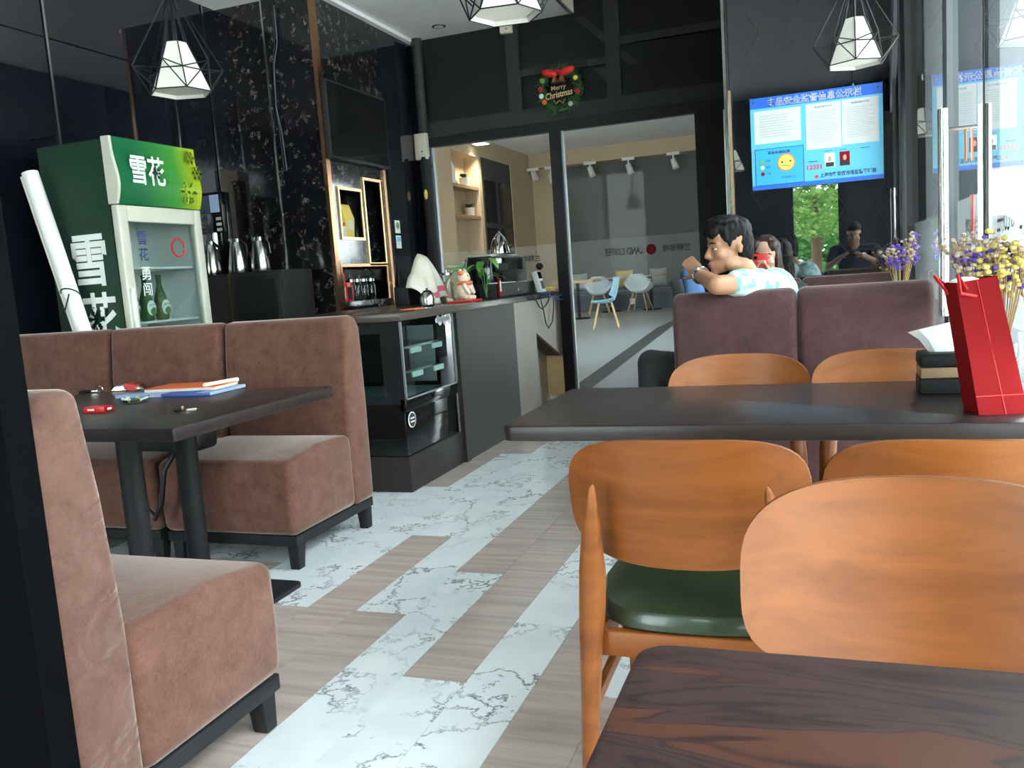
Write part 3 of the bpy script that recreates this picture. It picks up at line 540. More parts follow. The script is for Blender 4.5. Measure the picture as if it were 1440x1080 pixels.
for k in range(9): lc.cyl((XC-.010, 4.72+.024*k, .935+.008*math.sin(k*2.1)), (XC-.009, 4.72+.024*k, .935+.008*math.sin(k*2.1)), .016+.006*(k % 3), n=12)
lc.build('lace_sticker', 'cushion_grey', dc, world=True)
# ------------------------------------------------------------------ drinks fridge
fx0, fx1, fy0, fy1 = -4.14, -3.62, 3.80, 4.48
fg = thing('drinks_fridge', 'green drinks fridge with glass door and snow pattern header', 'fridge', ((fx0+fx1)/2, (fy0+fy1)/2, 0))
cb = MB(); cb.bx(fx0, fx0+.03, fy0, fy1, 0, 2.07).bx(fx0+.03, fx1-.05, fy1-.03, fy1, 0, 2.07).bx(fx0+.03, fx1-.05, fy0, fy0+.03, 0, 2.07).bx(fx0+.03, fx1-.05, fy0+.03, fy1-.03, 0, .3).bx(fx0+.03, fx1-.05, fy0+.03, fy1-.03, 1.72, 2.07); cb.build('body', 'fridge_green', fg, world=True, smooth=False)
MB().bx(fx0+.03, fx1-.06, fy0+.031, fy0+.034, .3, 1.72).bx(fx0+.03, fx1-.06, fy1-.034, fy1-.031, .3, 1.72).bx(fx0+.031, fx0+.034, fy0+.03, fy1-.03, .3, 1.72).build('liner', 'white_plastic', fg, world=True, smooth=False)
hp = [(0, 1.715)]+[(.05+.022*math.sin(PI*k/10)+.012*math.sin(2*PI*k/10), 1.715+.365*k/10) for k in range(11)]+[(0, 2.08)]
def head(y0, y1, nm, mt, ex=0): return MB().loft([[Vector((fx1-.05+p[0]+(ex if 0 < i < len(hp)-1 else 0), y, p[1])) for i, p in enumerate(hp)] for y in (y0, y1)]).build(nm, mt, fg, world=True)
hd = head(fy0+.012, fy1, 'header_sign', 'fridge_green_fade'); head(fy0-.008, fy0+.012, 'header_side', 'fridge_white', .004)
def flake(c, r, U, V, mt, par, wd=.012):
    mb = MB(); c, U, V = Vector(c), Vector(U), Vector(V)
    for k in range(6):
        d = U*math.cos(PI/3*k) + V*math.sin(PI/3*k); e = U*math.cos(PI/3*k+PI/2)+V*math.sin(PI/3*k+PI/2); mb.quad(c-e*wd/2, c+d*r-e*wd/2, c+d*r+e*wd/2, c+e*wd/2)
        for f in (.5, .75):
            for s in (1, -1):
                g = (d+e*s).normalized(); h = (e-d*s).normalized(); p = c+d*r*f; mb.quad(p-h*wd*.4, p+g*r*.3-h*wd*.4, p+g*r*.3+h*wd*.4, p+h*wd*.4)
    return mb.build('snowflake', mt, par, world=True, smooth=False)
xh = fx1+.027
text('lettering', '雪花', 'letter_white', hd, (xh+.004, fy0+.235, 1.91), (0, 1, -.0), (0, 0, 1), w=.27, h=.165, bold=.018); flake((xh+.006, fy0+.30, 1.90), .035, (0, 1, 0), (0, 0, 1), 'fridge_green', hd, .007)
for yy, zz, rr in ((4.36, 1.81, .075), (4.45, 1.93, .045), (4.40, 2.02, .04)): flake((xh+.004, yy, zz), rr, (0, 1, 0), (0, 0, 1), 'lime', hd, .016)
sx_ = (fx0+fx1)/2+.07
text('lettering', '雪', 'letter_white', fg, (-3.86, fy0-.002, 1.42), (1, 0, 0), (0, 0, 1), w=.25, h=.29, bold=.022); text('lettering', '花', 'letter_white', fg, (-3.83, fy0-.002, 1.10), (1, 0, 0), (0, 0, 1), w=.25, h=.28, bold=.022); flake((-3.865, fy0-.004, 1.09), .062, (1, 0, 0), (0, 0, 1), 'fridge_green', fg, .014)
dr = MB(); X0, X1 = fx1-.045, fx1; dr.bx(X0, X1, fy0, fy0+.07, .3, 1.71).bx(X0, X1, fy1-.06, fy1, .3, 1.71).bx(X0, X1, fy0+.07, fy1-.06, 1.62, 1.71).bx(X0, X1, fy0+.07, fy1-.06, .3, .42); door = dr.build('door', 'fridge_white', fg, world=True, bevel=.006)
box('door_glass', 'clear_glass', X1-.02, X1-.015, fy0+.07, fy1-.06, .42, 1.62, door, smooth=False); box('handle', 'white_plastic', X1, X1+.02, fy0+.012, fy0+.04, .95, 1.25, door, bevel=.004)
[text('lettering', c_, m_, door, (X1-.012, fy0+.17, z_), (0, 1, 0), (0, 0, 1), h=.075, bold=.01) for c_, m_, z_ in (('雪', 'letter_navy', 1.53), ('花', 'letter_navy', 1.44), ('勇', 'letter_white', 1.33), ('闯', 'letter_white', 1.24))]
MB().tube([Vector((X1-.012, fy0+.46+.055*math.cos(a*.5), 1.48+.055*math.sin(a*.5))) for a in range(13)], .006, 6).build('red_swirl', 'red_gloss', door, world=True)
for z in (.45, .82, 1.055, 1.37): box('shelf', 'white_plastic', fx0+.04, fx1-.07, fy0+.04, fy1-.04, z-.012, z, fg)
box('painted_glint', 'white_plastic', fx0+.04, fx0+.05, fy0+.31, fy0+.335, .5, 1.65, fg); box('back_panel', 'paper_cream', fx0+.035, fx0+.039, fy0+.05, fy0+.30, .5, 1.65, fg)  # the upright strip paints a bright line of light in plain white
def bottle(label, x, y, z, neck):
    t = thing('mineral_water_bottle', label, 'bottle', (x, y, z), group='green bottles inside the fridge')
    MB().lathe([(.03, 0), (.037, .01), (.042, .05), (.043, .09), (.036, .13), (.022, .175), (.014, .21), (.0135, .255), (.016, .26)], n=20).build('glass_body', 'leaf_dark', t)
    MB().lathe([(.016, .25), (.016, .268)], n=14).build('cap', neck, t)
    lb_ = MB(); lb_.ell((.036, 0, .075), (.009, .036, .046), 16); lb_.build('paper_label', 'letter_white', t); l2 = MB().ell((.038, .004, .06), (.009, .028, .028), 14).build('label_disc', 'leaf_green', t)
    text('lettering', 'perrier', 'letter_navy', t, (.0475, 0, .093), (0, 1, .1), (0, 0, 1), w=.06, h=.022, world=False)
    return t
for i, (y, nk) in enumerate([(3.925, 'letter_red'), (4.05, 'leaf_dark'), (4.17, 'leaf_dark')][:3]):
    bottle(['green mineral water bottle with a red neck on the fridge shelf', 'green mineral water bottle with oval label in the middle of the fridge shelf', 'green mineral water bottle at the right end of the fridge shelf'][i], -3.73, y, 1.056, nk)
for i, y in enumerate((3.91, 4.01, 4.10)): bottle(['green mineral water bottle behind the red-necked bottle in the fridge', 'green mineral water bottle behind the middle front one in the fridge', 'green mineral water bottle behind the gap in the front row in the fridge'][i], -3.88, y, 1.056, 'leaf_dark')
# ------------------------------------------------------------------ paper roll leaning by the fridge
a, b = on_y(42, 243, 3.70), on_y(114, 456, 3.70); d = (b-a); b2 = a + d*((a.z-.03)/(a.z-b.z))
pr = thing('paper_roll', 'long white paper roll tied with black ribbon, leaning by the green fridge', 'paper roll', (b2.x, b2.y, 0))
MB().tube([b2, b2.lerp(a, .5), a], .044, 20).build('sheet', 'paper', pr, world=True)
u, v, tt = frame_of(a-b2); mid = a.lerp(b2, .36)
MB().tube([mid+(u*math.cos(k*PI/8)+v*math.sin(k*PI/8))*.046+tt*.03*math.cos(k*PI/8) for k in range(17)], .004, 6).build('ribbon', 'black_satin', pr, world=True)
MB().tube([mid+Vector((.03, -.04, .0)), mid+Vector((.015, -.055, -.06)), mid+Vector((-.01, -.05, -.1))], .004, 6).build('ribbon', 'black_satin', pr, world=True)
MB().tube([b2+tt*.05+Vector((-.042, -.018, 0)), a+Vector((-.042, -.018, -.02))], .01, 8).build('edge_fold', 'paper_cream', pr, world=True)
# ------------------------------------------------------------------ people: capsules and ellipsoids fused into one skin by a voxel remesh
def fuse(mb, name, mt, parent, voxel=.006, smooth=6, disp=None):
    o = mb.build(name, mt, parent, world=True)
    r = o.modifiers.new('fuse', 'REMESH'); r.mode = 'VOXEL'; r.voxel_size = voxel; r.use_smooth_shade = True
    s = o.modifiers.new('soft', 'SMOOTH'); s.factor = .5; s.iterations = smooth
    bake(o)
    if disp:
        me = o.data; nn = [v.normal.copy() for v in me.vertices]; out = []
        for p, n in zip(me.vertices, nn):
            q = p.co; k = noise.noise(Vector((q.x*disp[1], q.y*disp[1], q.z*disp[2]))); out += list(q + n*k*disp[0])
        me.vertices.foreach_set('co', out); me.update()
    o.data.shade_smooth()
    if not o.data.materials: o.data.materials.append(MATS[mt])
    return o
def head_frame(c, fwd, up=(0, 0, 1), s=1.0):
    f = Vector(fwd).normalized(); u = Vector(up); u = (u - f*u.dot(f)).normalized(); r = f.cross(u)
    return Matrix.Translation(Vector(c)) @ Matrix((r, f, u)).transposed().to_4x4() @ Matrix.Scale(s, 4)
def face(mb, H):
    R3 = H.to_3x3()
    def e(c, r, n=16): mb.ell(H @ Vector(c), r, n, R3)
    e((0, -.012, .035), (.074, .094, .088), 22); e((0, .028, -.03), (.062, .066, .075), 20); e((0, .045, -.062), (.046, .048, .05)); e((0, .076, -.098), (.024, .02, .018))
    e((0, .066, .022), (.054, .026, .018)); e((0, .06, .06), (.055, .03, .04))
    for s in (-1, 1):
        e((s*.040, .058, -.022), (.024, .028, .026)); e((s*.05, .012, -.075), (.02, .035, .03)); e((s*.076, -.018, -.010), (.0095, .014, .023)); e((s*.080, -.022, -.002), (.006, .012, .015)); e((s*.013, .098, -.033), (.009, .010, .008))
    mb.cap(H @ Vector((0, .082, .018)), H @ Vector((0, .106, -.026)), .008, .0125)
    e((0, .090, -.060), (.022, .012, .008)); e((0, .088, -.075), (.019, .012, .008))
def face_parts(H, par, brow=.028, iris=True, lips='lips'):
    R3 = H.to_3x3(); ey = MB(); ew = MB(); eb = MB(); lp = MB()
    for s in (-1, 1):
        ew, ey, eb = MB(), MB(), MB(); ew.ell(H @ Vector((s*.031, .0795, .004)), (.0140, .009, .0046), 14, R3); ey.ell(H @ Vector((s*.031, .0845, .004)), (.0062, .0055, .0044), 12, R3)
        eb.tube([H @ Vector((s*.014, .0925, brow)), H @ Vector((s*.032, .092, brow+.006)), H @ Vector((s*.051, .078, brow+.001))], [.0035, .0042, .002], 8)
        ey.tube([H @ Vector((s*.017, .086, .006)), H @ Vector((s*.031, .0905, .011)), H @ Vector((s*.046, .081, .006))], [.001, .0018, .001], 6)
        we_ = ew.build('eye', 'letter_white', par, world=True); ey.build('iris', 'eye_dark', we_, world=True); eb.build('eyebrow', 'hair_black', par, world=True)
    lp.ell(H @ Vector((0, .0965, -.0615)), (.021, .0065, .0048), 14, R3); lp.ell(H @ Vector((0, .0955, -.072)), (.018, .0065, .0055), 14, R3); lp.build('lips', lips, par, world=True)
def hand(mb, wrist, d, palm_n, curl=.6, s=1.0, side=1):
    """wrist point, direction of the hand, palm normal; five tapered bent fingers rooted in the palm"""
    d = Vector(d).normalized(); n = Vector(palm_n); n = (n - d*n.dot(d)).normalized(); w_ = d.cross(n)*side; wrist = Vector(wrist)
    R3 = Matrix((w_, d, n)).transposed(); mb.ell(wrist+d*.045*s, (.040*s, .052*s, .016*s), 16, R3); mb.cap(wrist-d*.02, wrist+d*.02, .025*s, .024*s)
    for i, ln in enumerate((.070, .080, .074, .058)):
        b = wrist + d*.082*s + w_*(.028-.0187*i)*s; dd = d.copy(); p = b - d*.02*s; r = .0088*s
        for k, f in enumerate((.45, .32, .25)):
            q = p + dd*(ln*s*f + (.02*s if k == 0 else 0)); mb.cap(p, q, r, r*.92, 10); p = q; r *= .93; a = curl*(.9 if k else .8); dd = (dd*math.cos(a) + n*math.sin(a)).normalized()
    tb = wrist + d*.02*s + w_*.028*s; td = (d*.65 + w_*.7 + n*.35).normalized(); t1 = tb + td*.042*s; t2 = t1 + (td*.6 + d*.5 + n*.4).normalized()*.032*s
    mb.cap(tb, t1, .0125*s, .0105*s, 10); mb.cap(t1, t2, .0105*s, .0085*s, 10)
# --- man leaning on the sofa back
mn = thing('person', 'man in aqua patterned T-shirt leaning his arm on the sofa back', 'person', (-.25, 3.95, 0))
Hm = head_frame(on_y(1024, 347, 3.90), (-.86, -.50, -.12), (.10, 0, 1), .98)
hc = Hm.translation
Ls = on_y(1060, 392, 3.80); Ls.z -= .02; Le = on_y(1008, 401, 3.66); Lw = on_y(984, 386, 3.83); pel = Vector((-.12, 4.04, .60)); chest = Vector((-.20, 4.02, .86)); Rs = Ls + Vector((-.06, .30, -.03)); neck = Hm @ Vector((0, -.035, -.07))
b = MB(); face(b, Hm); b.cap(neck, Ls.lerp(Rs, .5)+Vector((.03, 0, -.03)), .054, .06)
b.cap(Ls, Le, .046, .042); b.cap(Le, Lw, .041, .028); hand(b, Lw, (-.5, .45, .55), (.35, .7, -.5), 1.25, .9)
b.ell(chest+Vector((0, 0, .05)), (.10, .16, .20), 20); b.cap(chest, pel, .115, .125)
Re = Rs+Vector((-.16, .10, -.20)); b.cap(Rs, Re, .045, .04); b.cap(Re, Vector((-.50, 4.30, .82)), .038, .027); hand(b, (-.50, 4.30, .815), (-.8, .5, -.2), (0, 0, -1), .4, .95)
kn = on_y(918, 512, 3.92); kn2 = kn + Vector((.06, .16, -.03)); ft = on_z(882, 618, .09); ft.y = min(ft.y, 4.0)
b.cap(pel+Vector((-.02, -.08, -.02)), kn, .085, .06); b.cap(pel+Vector((-.02, .08, -.02)), kn2, .085, .06); ank = Vector((kn.x-.02, kn.y-.02, .10)); ank2 = Vector((kn2.x, kn2.y+.05, .10)); b.cap(kn, ank, .055, .04); b.cap(kn2, ank2, .055, .04)
body = fuse(b, 'body', 'skin', mn, .0055, 5); face_parts(Hm, mn)
sh = MB(); c2 = Ls.lerp(Rs, .5); sh.cap(Ls+Vector((.005, 0, -.005)), Ls.lerp(Le, .42), .061, .064); sh.cap(Rs, Rs.lerp(Re, .5), .06, .06); sh.ell(chest+Vector((.01, 0, .06)), (.118, .178, .205), 20); sh.cap(chest, pel+Vector((0, 0, .06)), .13, .142); sh.cap(Ls+Vector((.02, .03, 0)), Rs+Vector((.02, -.02, 0)), .066, .066); sh.ell(c2+Vector((.02, 0, -.02)), (.07, .12, .06), 16)
fuse(sh, 'tshirt', 'shirt_aqua', mn, .007, 5, (.006, 14, 14))
tr = MB(); tr.cap(pel, pel+Vector((0, 0, .02)), .14, .135); tr.cap(pel+Vector((-.02, -.08, -.02)), kn, .098, .073); tr.cap(pel+Vector((-.02, .08, -.02)), kn2, .098, .073); tr.cap(kn, ank+Vector((0, 0, .02)), .072, .052); tr.cap(kn2, ank2+Vector((0, 0, .02)), .072, .052)
fuse(tr, 'trousers', 'trousers_grey', mn, .009, 5, (.006, 12, 12))
for q in (ank, ank2):
    so = MB(); so.cap(q+Vector((.03, 0, -.045)), q+Vector((-.17, -.01, -.062)), .045, .036); fuse(so, 'shoe', 'rubber', mn, .008, 3)
hr = MB(); R3 = Hm.to_3x3()
for c, r in [((0, -.016, .068), (.082, .101, .070)), ((0, -.055, .012), (.077, .060, .092)), ((0, .058, .098), (.066, .040, .030)), ((.03, .078, .076), (.036, .022, .026)), ((-.03, .080, .074), (.034, .022, .028)), ((-.01, .02, .118), (.07, .07, .026)), ((.066, .012, .055), (.012, .042, .036)), ((-.066, .012, .055), (.012, .042, .036)), ((.066, .022, .025), (.006, .009, .022)), ((-.066, .022, .025), (.006, .009, .022)), ((0, -.075, -.035), (.06, .035, .05))]: hr.ell(Hm @ Vector(c), r, 18, R3)
fuse(hr, 'hair', 'hair_black', mn, .0045, 3, (.006, 60, 25))
wt = thing('wristwatch', 'silver wristwatch on the wrist of the man in aqua', 'watch', tuple(Lw))
u, v, tt = frame_of(Lw-Le); wc = Lw - tt*.015
MB().tube([wc+(u*math.cos(k*PI/10)+v*math.sin(k*PI/10))*.034 for k in range(21)], .007, 8).build('bracelet', 'chrome', wt, world=True); cdir = (Vector((-.2, -.8, .5)) - tt*Vector((-.2, -.8, .5)).dot(tt)).normalized(); MB().cyl(wc+cdir*.032, wc+cdir*.043, .018, n=20).build('dial', 'steel', wt, world=True)
# --- woman with the red phone
wo = thing('person', 'long-haired woman in dark green top holding a red phone before her face', 'person', (-.30, 5.25, 0))
Hw = head_frame(on_y(1076, 362, 5.10), (-.10, -1, -.10), (.06, 0, 1), .95); hc = Hw.translation
b = MB(); face(b, Hw); lsh = Vector((hc.x+.17, 5.16, hc.z-.21)); rsh = Vector((hc.x-.17, 5.16, hc.z-.21)); ch_ = Vector((hc.x, 5.18, hc.z-.33)); pe = Vector((hc.x, 5.22, .58))
b.cap(Hw @ Vector((0, -.03, -.07)), (hc.x, 5.15, hc.z-.20), .045, .06); b.cap(lsh, rsh, .055, .055); b.cap(ch_, pe, .12, .13)
ph = on_y(1069, 371, 4.93)
for s_, sd in ((1, lsh), (-1, rsh)):
    el = Vector((hc.x+s_*.17, 5.02, hc.z-.40)); wr = ph + Vector((s_*.06+.01, .01, -.085)); b.cap(sd, el, .042, .037); b.cap(el, wr, .036, .024); hand(b, wr, (-s_*.45, -.05, .9), (-s_*.9, 0, -.4), .75, .85, s_)
for s_ in (-.09, .09): b.cap(pe+Vector((s_, 0, -.03)), (hc.x+s_*1.2, 4.80, .56), .08, .06); b.cap((hc.x+s_*1.2, 4.80, .55), (hc.x+s_*1.2, 4.84, .10), .05, .035); b.cap((hc.x+s_*1.2, 4.86, .05), (hc.x+s_*1.2, 4.70, .035), .036, .03)
fuse(b, 'body', 'skin_pale', wo, .007, 5); face_parts(Hw, wo, .026)
sh = MB(); sh.cap(lsh, rsh, .068, .068); sh.cap(ch_, pe+Vector((0, 0, .05)), .135, .14); sh.ell(ch_, (.17, .11, .12), 16)
for s_, sd in ((1, lsh), (-1, rsh)): sh.cap(sd, sd.lerp(Vector((hc.x+s_*.17, 5.02, hc.z-.40)), .6), .06, .056)
fuse(sh, 'top', 'shirt_green', wo, .009, 5, (.006, 12, 12))
tr = MB()
for s_ in (-.09, .09): tr.cap(pe+Vector((s_, 0, -.03)), (hc.x+s_*1.2, 4.80, .56), .09, .07); tr.cap((hc.x+s_*1.2, 4.80, .55), (hc.x+s_*1.2, 4.84, .18), .06, .05)
fuse(tr, 'trousers', 'trousers_grey', wo, .012, 4)
hr = MB(); R3 = Hw.to_3x3()
for c, r in [((0, -.022, .055), (.085, .098, .078)), ((0, -.06, -.02), (.085, .060, .11)), ((.074, -.008, -.03), (.020, .050, .10)), ((-.074, -.008, -.03), (.020, .050, .10)), ((.082, -.02, -.13), (.028, .045, .12)), ((-.082, -.02, -.13), (.028, .045, .12)), ((.048, .055, .075), (.036, .03, .034)), ((-.048, .055, .075), (.036, .03, .034)), ((0, -.075, -.13), (.08, .045, .13))]: hr.ell(Hw @ Vector(c), r, 18, R3)
fuse(hr, 'hair', 'hair_brown', wo, .006, 3, (.006, 55, 10))
rp = thing('mobile_phone', 'red mobile phone held up before the woman\'s face', 'phone', tuple(ph))
MB().bx(-.044, .044, -.005, .005, -.085, .055).build('case', 'red_gloss', rp, bevel=.004); MB().bx(-.032, -.014, -.007, -.004, .025, .043).build('camera_lens', 'black_gloss', rp)
# --- the person taking the photo (seen in the black mirror)
po = thing('person', 'man in dark T-shirt bent over his phone, reflected in the black mirror wall', 'person', (.02, -.45, 0))
Hp = head_frame((.02, -.33, 1.41), (0, .86, -.5), (0, .3, 1), 1.0)
b = MB(); face(b, Hp); a1, a2 = Vector((-.21, -.48, 1.20)), Vector((.25, -.48, 1.20)); pe = Vector((.02, -.48, .60)); chp = Vector((.02, -.49, 1.02))
b.cap(Hp @ Vector((0, -.03, -.07)), (.02, -.47, 1.22), .052, .07); b.cap(a1, a2, .06, .06); b.ell(chp, (.17, .10, .2), 18); b.cap(chp, pe, .13, .14)
for s_, sd in ((-1, a1), (1, a2)):
    el = Vector((.02+s_*.29, -.30, 1.02)); wr = Vector((s_*.115, -.075, 1.13)); b.cap(sd, el, .046, .042); b.cap(el, wr, .04, .027); hand(b, wr, (-s_*.62, .25, .35), (-s_*.2, .85, -.1), .55, .7, s_)
for s_ in (-.1, .1): b.cap(pe+Vector((s_, 0, -.04)), (.02+s_*1.3, -.08, .56), .085, .06); b.cap((.02+s_*1.3, -.08, .55), (.02+s_*1.3, -.12, .10), .055, .04); b.cap((.02+s_*1.3, -.14, .05), (.02+s_*1.3, .02, .04), .04, .034)
fuse(b, 'body', 'skin_dark', po, .0075, 5); face_parts(Hp, po)
sh = MB(); sh.cap(a1, a2, .075, .075); sh.ell(chp, (.195, .12, .21), 18); sh.cap(chp, pe+Vector((0, 0, .03)), .148, .155)
for s_, sd in ((-1, a1), (1, a2)): sh.cap(sd, sd.lerp(Vector((.02+s_*.29, -.30, 1.02)), .7), .066, .062)
fuse(sh, 'tshirt', 'shirt_navy', po, .01, 5)
tr = MB()
for s_ in (-.1, .1): tr.cap(pe+Vector((s_, 0, -.04)), (.02+s_*1.3, -.08, .56), .097, .072); tr.cap((.02+s_*1.3, -.08, .55), (.02+s_*1.3, -.12, .15), .068, .055)
fuse(tr, 'trousers', 'trousers_grey', po, .012, 4)
hr = MB(); R3 = Hp.to_3x3()
for c, r in [((0, -.016, .068), (.084, .101, .070)), ((0, -.055, .012), (.078, .060, .092)), ((0, .062, .095), (.066, .036, .03))]: hr.ell(Hp @ Vector(c), r, 16, R3)
fuse(hr, 'hair', 'hair_black', po, .007, 3, (.005, 60, 25))
pp = thing('mobile_phone', 'dark mobile phone held sideways by the person taking the photo', 'phone', (0, -.03, 1.16)); MB().bx(-.075, .075, -.035, -.027, -.036, .036).build('case', 'black_gloss', pp, bevel=.003); MB().cyl((0, -.028, 0), (0, -.022, 0), .008, n=14).build('camera_lens', 'chrome', pp)
pw = thing('wristwatch', 'silver wristwatch worn by the person taking the photo', 'watch', (.13, -.09, 1.12)); MB().tube([Vector((.135, -.088, 1.125))+(Vector((.3, .5, .9)).cross(Vector((.55, .63, -.35))).normalized()*math.cos(k*PI/8)+Vector((.2, .4, .88))*math.sin(k*PI/8))*.033 for k in range(17)], .006, 6).build('bracelet', 'chrome', pw, world=True)
# ------------------------------------------------------------------ pendant lamps
def make_lamp(label, P, spin, ztop):
    t = thing('pendant_lamp', label, 'lamp', tuple(P), spin, 'white cage pendant lamps'); n = 6
    def ring(r, z, o=0): return [Vector((r*math.cos(2*PI*(k+o)/n), r*math.sin(2*PI*(k+o)/n), z)) for k in range(n)]
    sh = MB().loft([ring(.118, 0), ring(.040, .19)], cap=False); o = sh.build('lamp_shade', 'lamp_shade', t, smooth=False); solidify(o, .003)
    MB().loft([ring(.105, .012), ring(.105, .0125)]).build('diffuser', 'lamp_shade', t, smooth=False)
    c = MB(); A = Vector((0, 0, .40)); b0, m_, top, out = ring(.121, 0), ring(.088, .085), ring(.045, .19), ring(.172, .095, .5)
    e = []
    for k in range(n):
        j = (k+1) % n; e += [(b0[k], b0[j]), (b0[k], m_[k]), (m_[k], top[k]), (m_[k], m_[j]), (out[k], b0[k]), (out[k], b0[j]), (out[k], A), (out[k], m_[k]), (out[k], m_[j]), (top[k], A)]
    for p, q in e: c.cyl(p, q, .0026, n=5)
    c.build('wire_cage', 'black_paint', t, smooth=False)
    MB().cyl((0, 0, .17), (0, 0, .40), .006, n=8).build('stem', 'black_paint', t); MB().cyl((0, 0, .40), (0, 0, ztop-P[2]), .0035, n=6).build('cord', 'black_paint', t); MB().cyl((0, 0, .385), (0, 0, .43), .012, n=10).build('cord_grip', 'chrome', t)
    MB().lathe([(.05, ztop-P[2]-.025), (.055, ztop-P[2]-.002)], n=20).build('ceiling_rose', 'black_paint', t)
make_lamp('white pendant lamp in a black wire cage above the booth table', on_y(255, 131, 2.9), .35, ZC)
make_lamp('white pendant lamp in a black wire cage above the aisle end of the long table', on_y(711, 22, 2.75), .15, ZD)
make_lamp('white pendant lamp in a black wire cage hanging before the blue notice board', on_y(1203, 91, 4.15), .5, ZD)
# ------------------------------------------------------------------ blue notice board on the mirror wall
x0, x1, z0, z1 = -.372, .370, 1.583, 2.128; W_, H_ = x1-x0, z1-z0; yb = YH-.022
nb = thing('notice_board', 'blue food safety notice board with papers and a yellow smiley on the mirror wall', 'notice board', (0, yb, z0))
def uv(u, v, d=0): return Vector((x0+u*W_, yb-.008-d, z1-v*H_))
def prt(nm, mt, u0, u1, v0, v1, d=.001, par=None): return MB().bx(x0+u0*W_, x0+u1*W_, yb-.0085-d, yb-.0075-d, z1-v1*H_, z1-v0*H_).build(nm, mt, par or nb, world=True, smooth=False)
def lines(par, u0, u1, v0, v1, n, mt='cushion_grey', d=.003):
    m_ = MB(); r_ = random.Random(n)
    for k in range(n):
        v = v0+(v1-v0)*k/n; p, q = uv(u0, v, d), uv(u0+(u1-u0)*(.75+.25*r_.random()), v+(v1-v0)/n*.42, d); m_.quad((p.x, p.y, p.z), (q.x, p.y, p.z), (q.x, p.y, q.z), (p.x, p.y, q.z))
    m_.build('print', mt, par, world=True, smooth=False, kind='stuff')
MB().bx(x0, x1, yb-.008, yb+.004, z0, z1).build('backing', 'poster_sky', nb, world=True, smooth=False)
prt('header_band', 'poster_blue', 0, 1, 0, .115); prt('footer_band', 'poster_blue', 0, 1, .955, 1)
text('lettering', '食品安全监督信息公示栏', 'letter_white', nb, uv(.49, .062, .0022), (1, 0, 0), (0, 0, 1), w=.53, h=.05, bold=.028); text('lettering', '食品安全监督信息公示栏', 'letter_navy', nb, uv(.49, .062, .003), (1, 0, 0), (0, 0, 1), w=.525, h=.047, bold=-.004)
pa = prt('paper', 'board_paper', .03, .39, .145, .50); lines(pa, .07, .35, .20, .45, 9)
for u0, u1, v1 in ((.43, .693, .62), (.70, .97, .605)):
    p_ = prt('paper', 'board_paper', u0, u1, .135, v1); lines(p_, u0+.03, u1-.03, .22, v1-.06, 15); text('lettering', '食品经营许可证', 'letter_black', p_, uv((u0+u1)/2, .175, .003), (1, 0, 0), (0, 0, 1), w=.10, h=.011)
pm = prt('smiley_panel', 'poster_mid', .03, .405, .56, .955); fo = MB()
for a, b in (((.03, .56), (.405, .56)), ((.405, .56), (.405, .955)), ((.405, .955), (.03, .955)), ((.03, .955), (.03, .56))): fo.cyl(uv(*a, .002), uv(*b, .002), .0016, n=4)
fo.build('panel_outline', 'letter_navy', pm, world=True)
def disc(nm, mt, u, v, r, d, par): c = uv(u, v, d); return MB().cyl(c, c-Vector((0, .001, 0)), r, n=28).build(nm, mt, par, world=True, smooth=False)
disc('smiley_ring', 'orange_card', .27, .725, .052, .002, pm); disc('smiley_face', 'yellow', .27, .725, .046, .0035, pm); disc('smiley_eye', 'letter_black', .238, .72, .0055, .005, pm); disc('smiley_eye', 'letter_black', .303, .715, .0055, .005, pm)
prt('smiley_mouth', 'bark', .235, .305, .757, .763, .0045, pm)
for v, mt in ((.69, 'leaf_light'), (.76, 'dry_yellow'), (.83, 'red_card')): disc('grade_dot', mt, .085, v, .0115, .003, pm)
for v, s_ in ((.69, '优秀'), (.76, '良好'), (.83, '一般')): text('lettering', s_, 'letter_navy', pm, uv(.128, v, .003), (1, 0, 0), (0, 0, 1), h=.014)
text('lettering', '监督检查结果', 'letter_navy', pm, uv(.215, .605, .003), (1, 0, 0), (0, 0, 1), w=.13, h=.018, bold=.02); text('lettering', '检查结果公示', 'letter_navy', pm, uv(.29, .885, .003), (1, 0, 0), (0, 0, 1), w=.085, h=.013)
text('lettering', '12331', 'letter_red', nb, uv(.485, .81, .002), (1, 0, 0), (0, 0, 1), w=.082, h=.028, bold=.03); lines(nb, .44, .53, .745, .765, 1, 'letter_navy')
for u0, bgm in ((.565, 'paper'), (.677, 'red_card')):
    q = prt('portrait', bgm, u0, u0+.075, .675, .825); prt('portrait_suit', 'letter_black', u0+.006, u0+.069, .775, .822, .002, q); c = uv(u0+.0375, .738, .0025); MB().ell(c, (.010, .001, .017), 14).build('portrait_face', 'skin_pale', q, world=True); lines(nb, u0, u0+.07, .65, .662, 1, 'letter_navy')
lines(nb, .83, .92, .655, .67, 1, 'letter_navy'); text('lettering', '上海市静安区市场监督管理局', 'letter_navy', nb, uv(.735, .905, .002), (1, 0, 0), (0, 0, 1), w=.31, h=.028, bold=.03); disc('heart_emblem', 'letter_red', .50, .915, .010, .002, nb)
for u in (.025, .968): disc('fixing_pin', 'chrome', u, .045, .005, .003, nb)
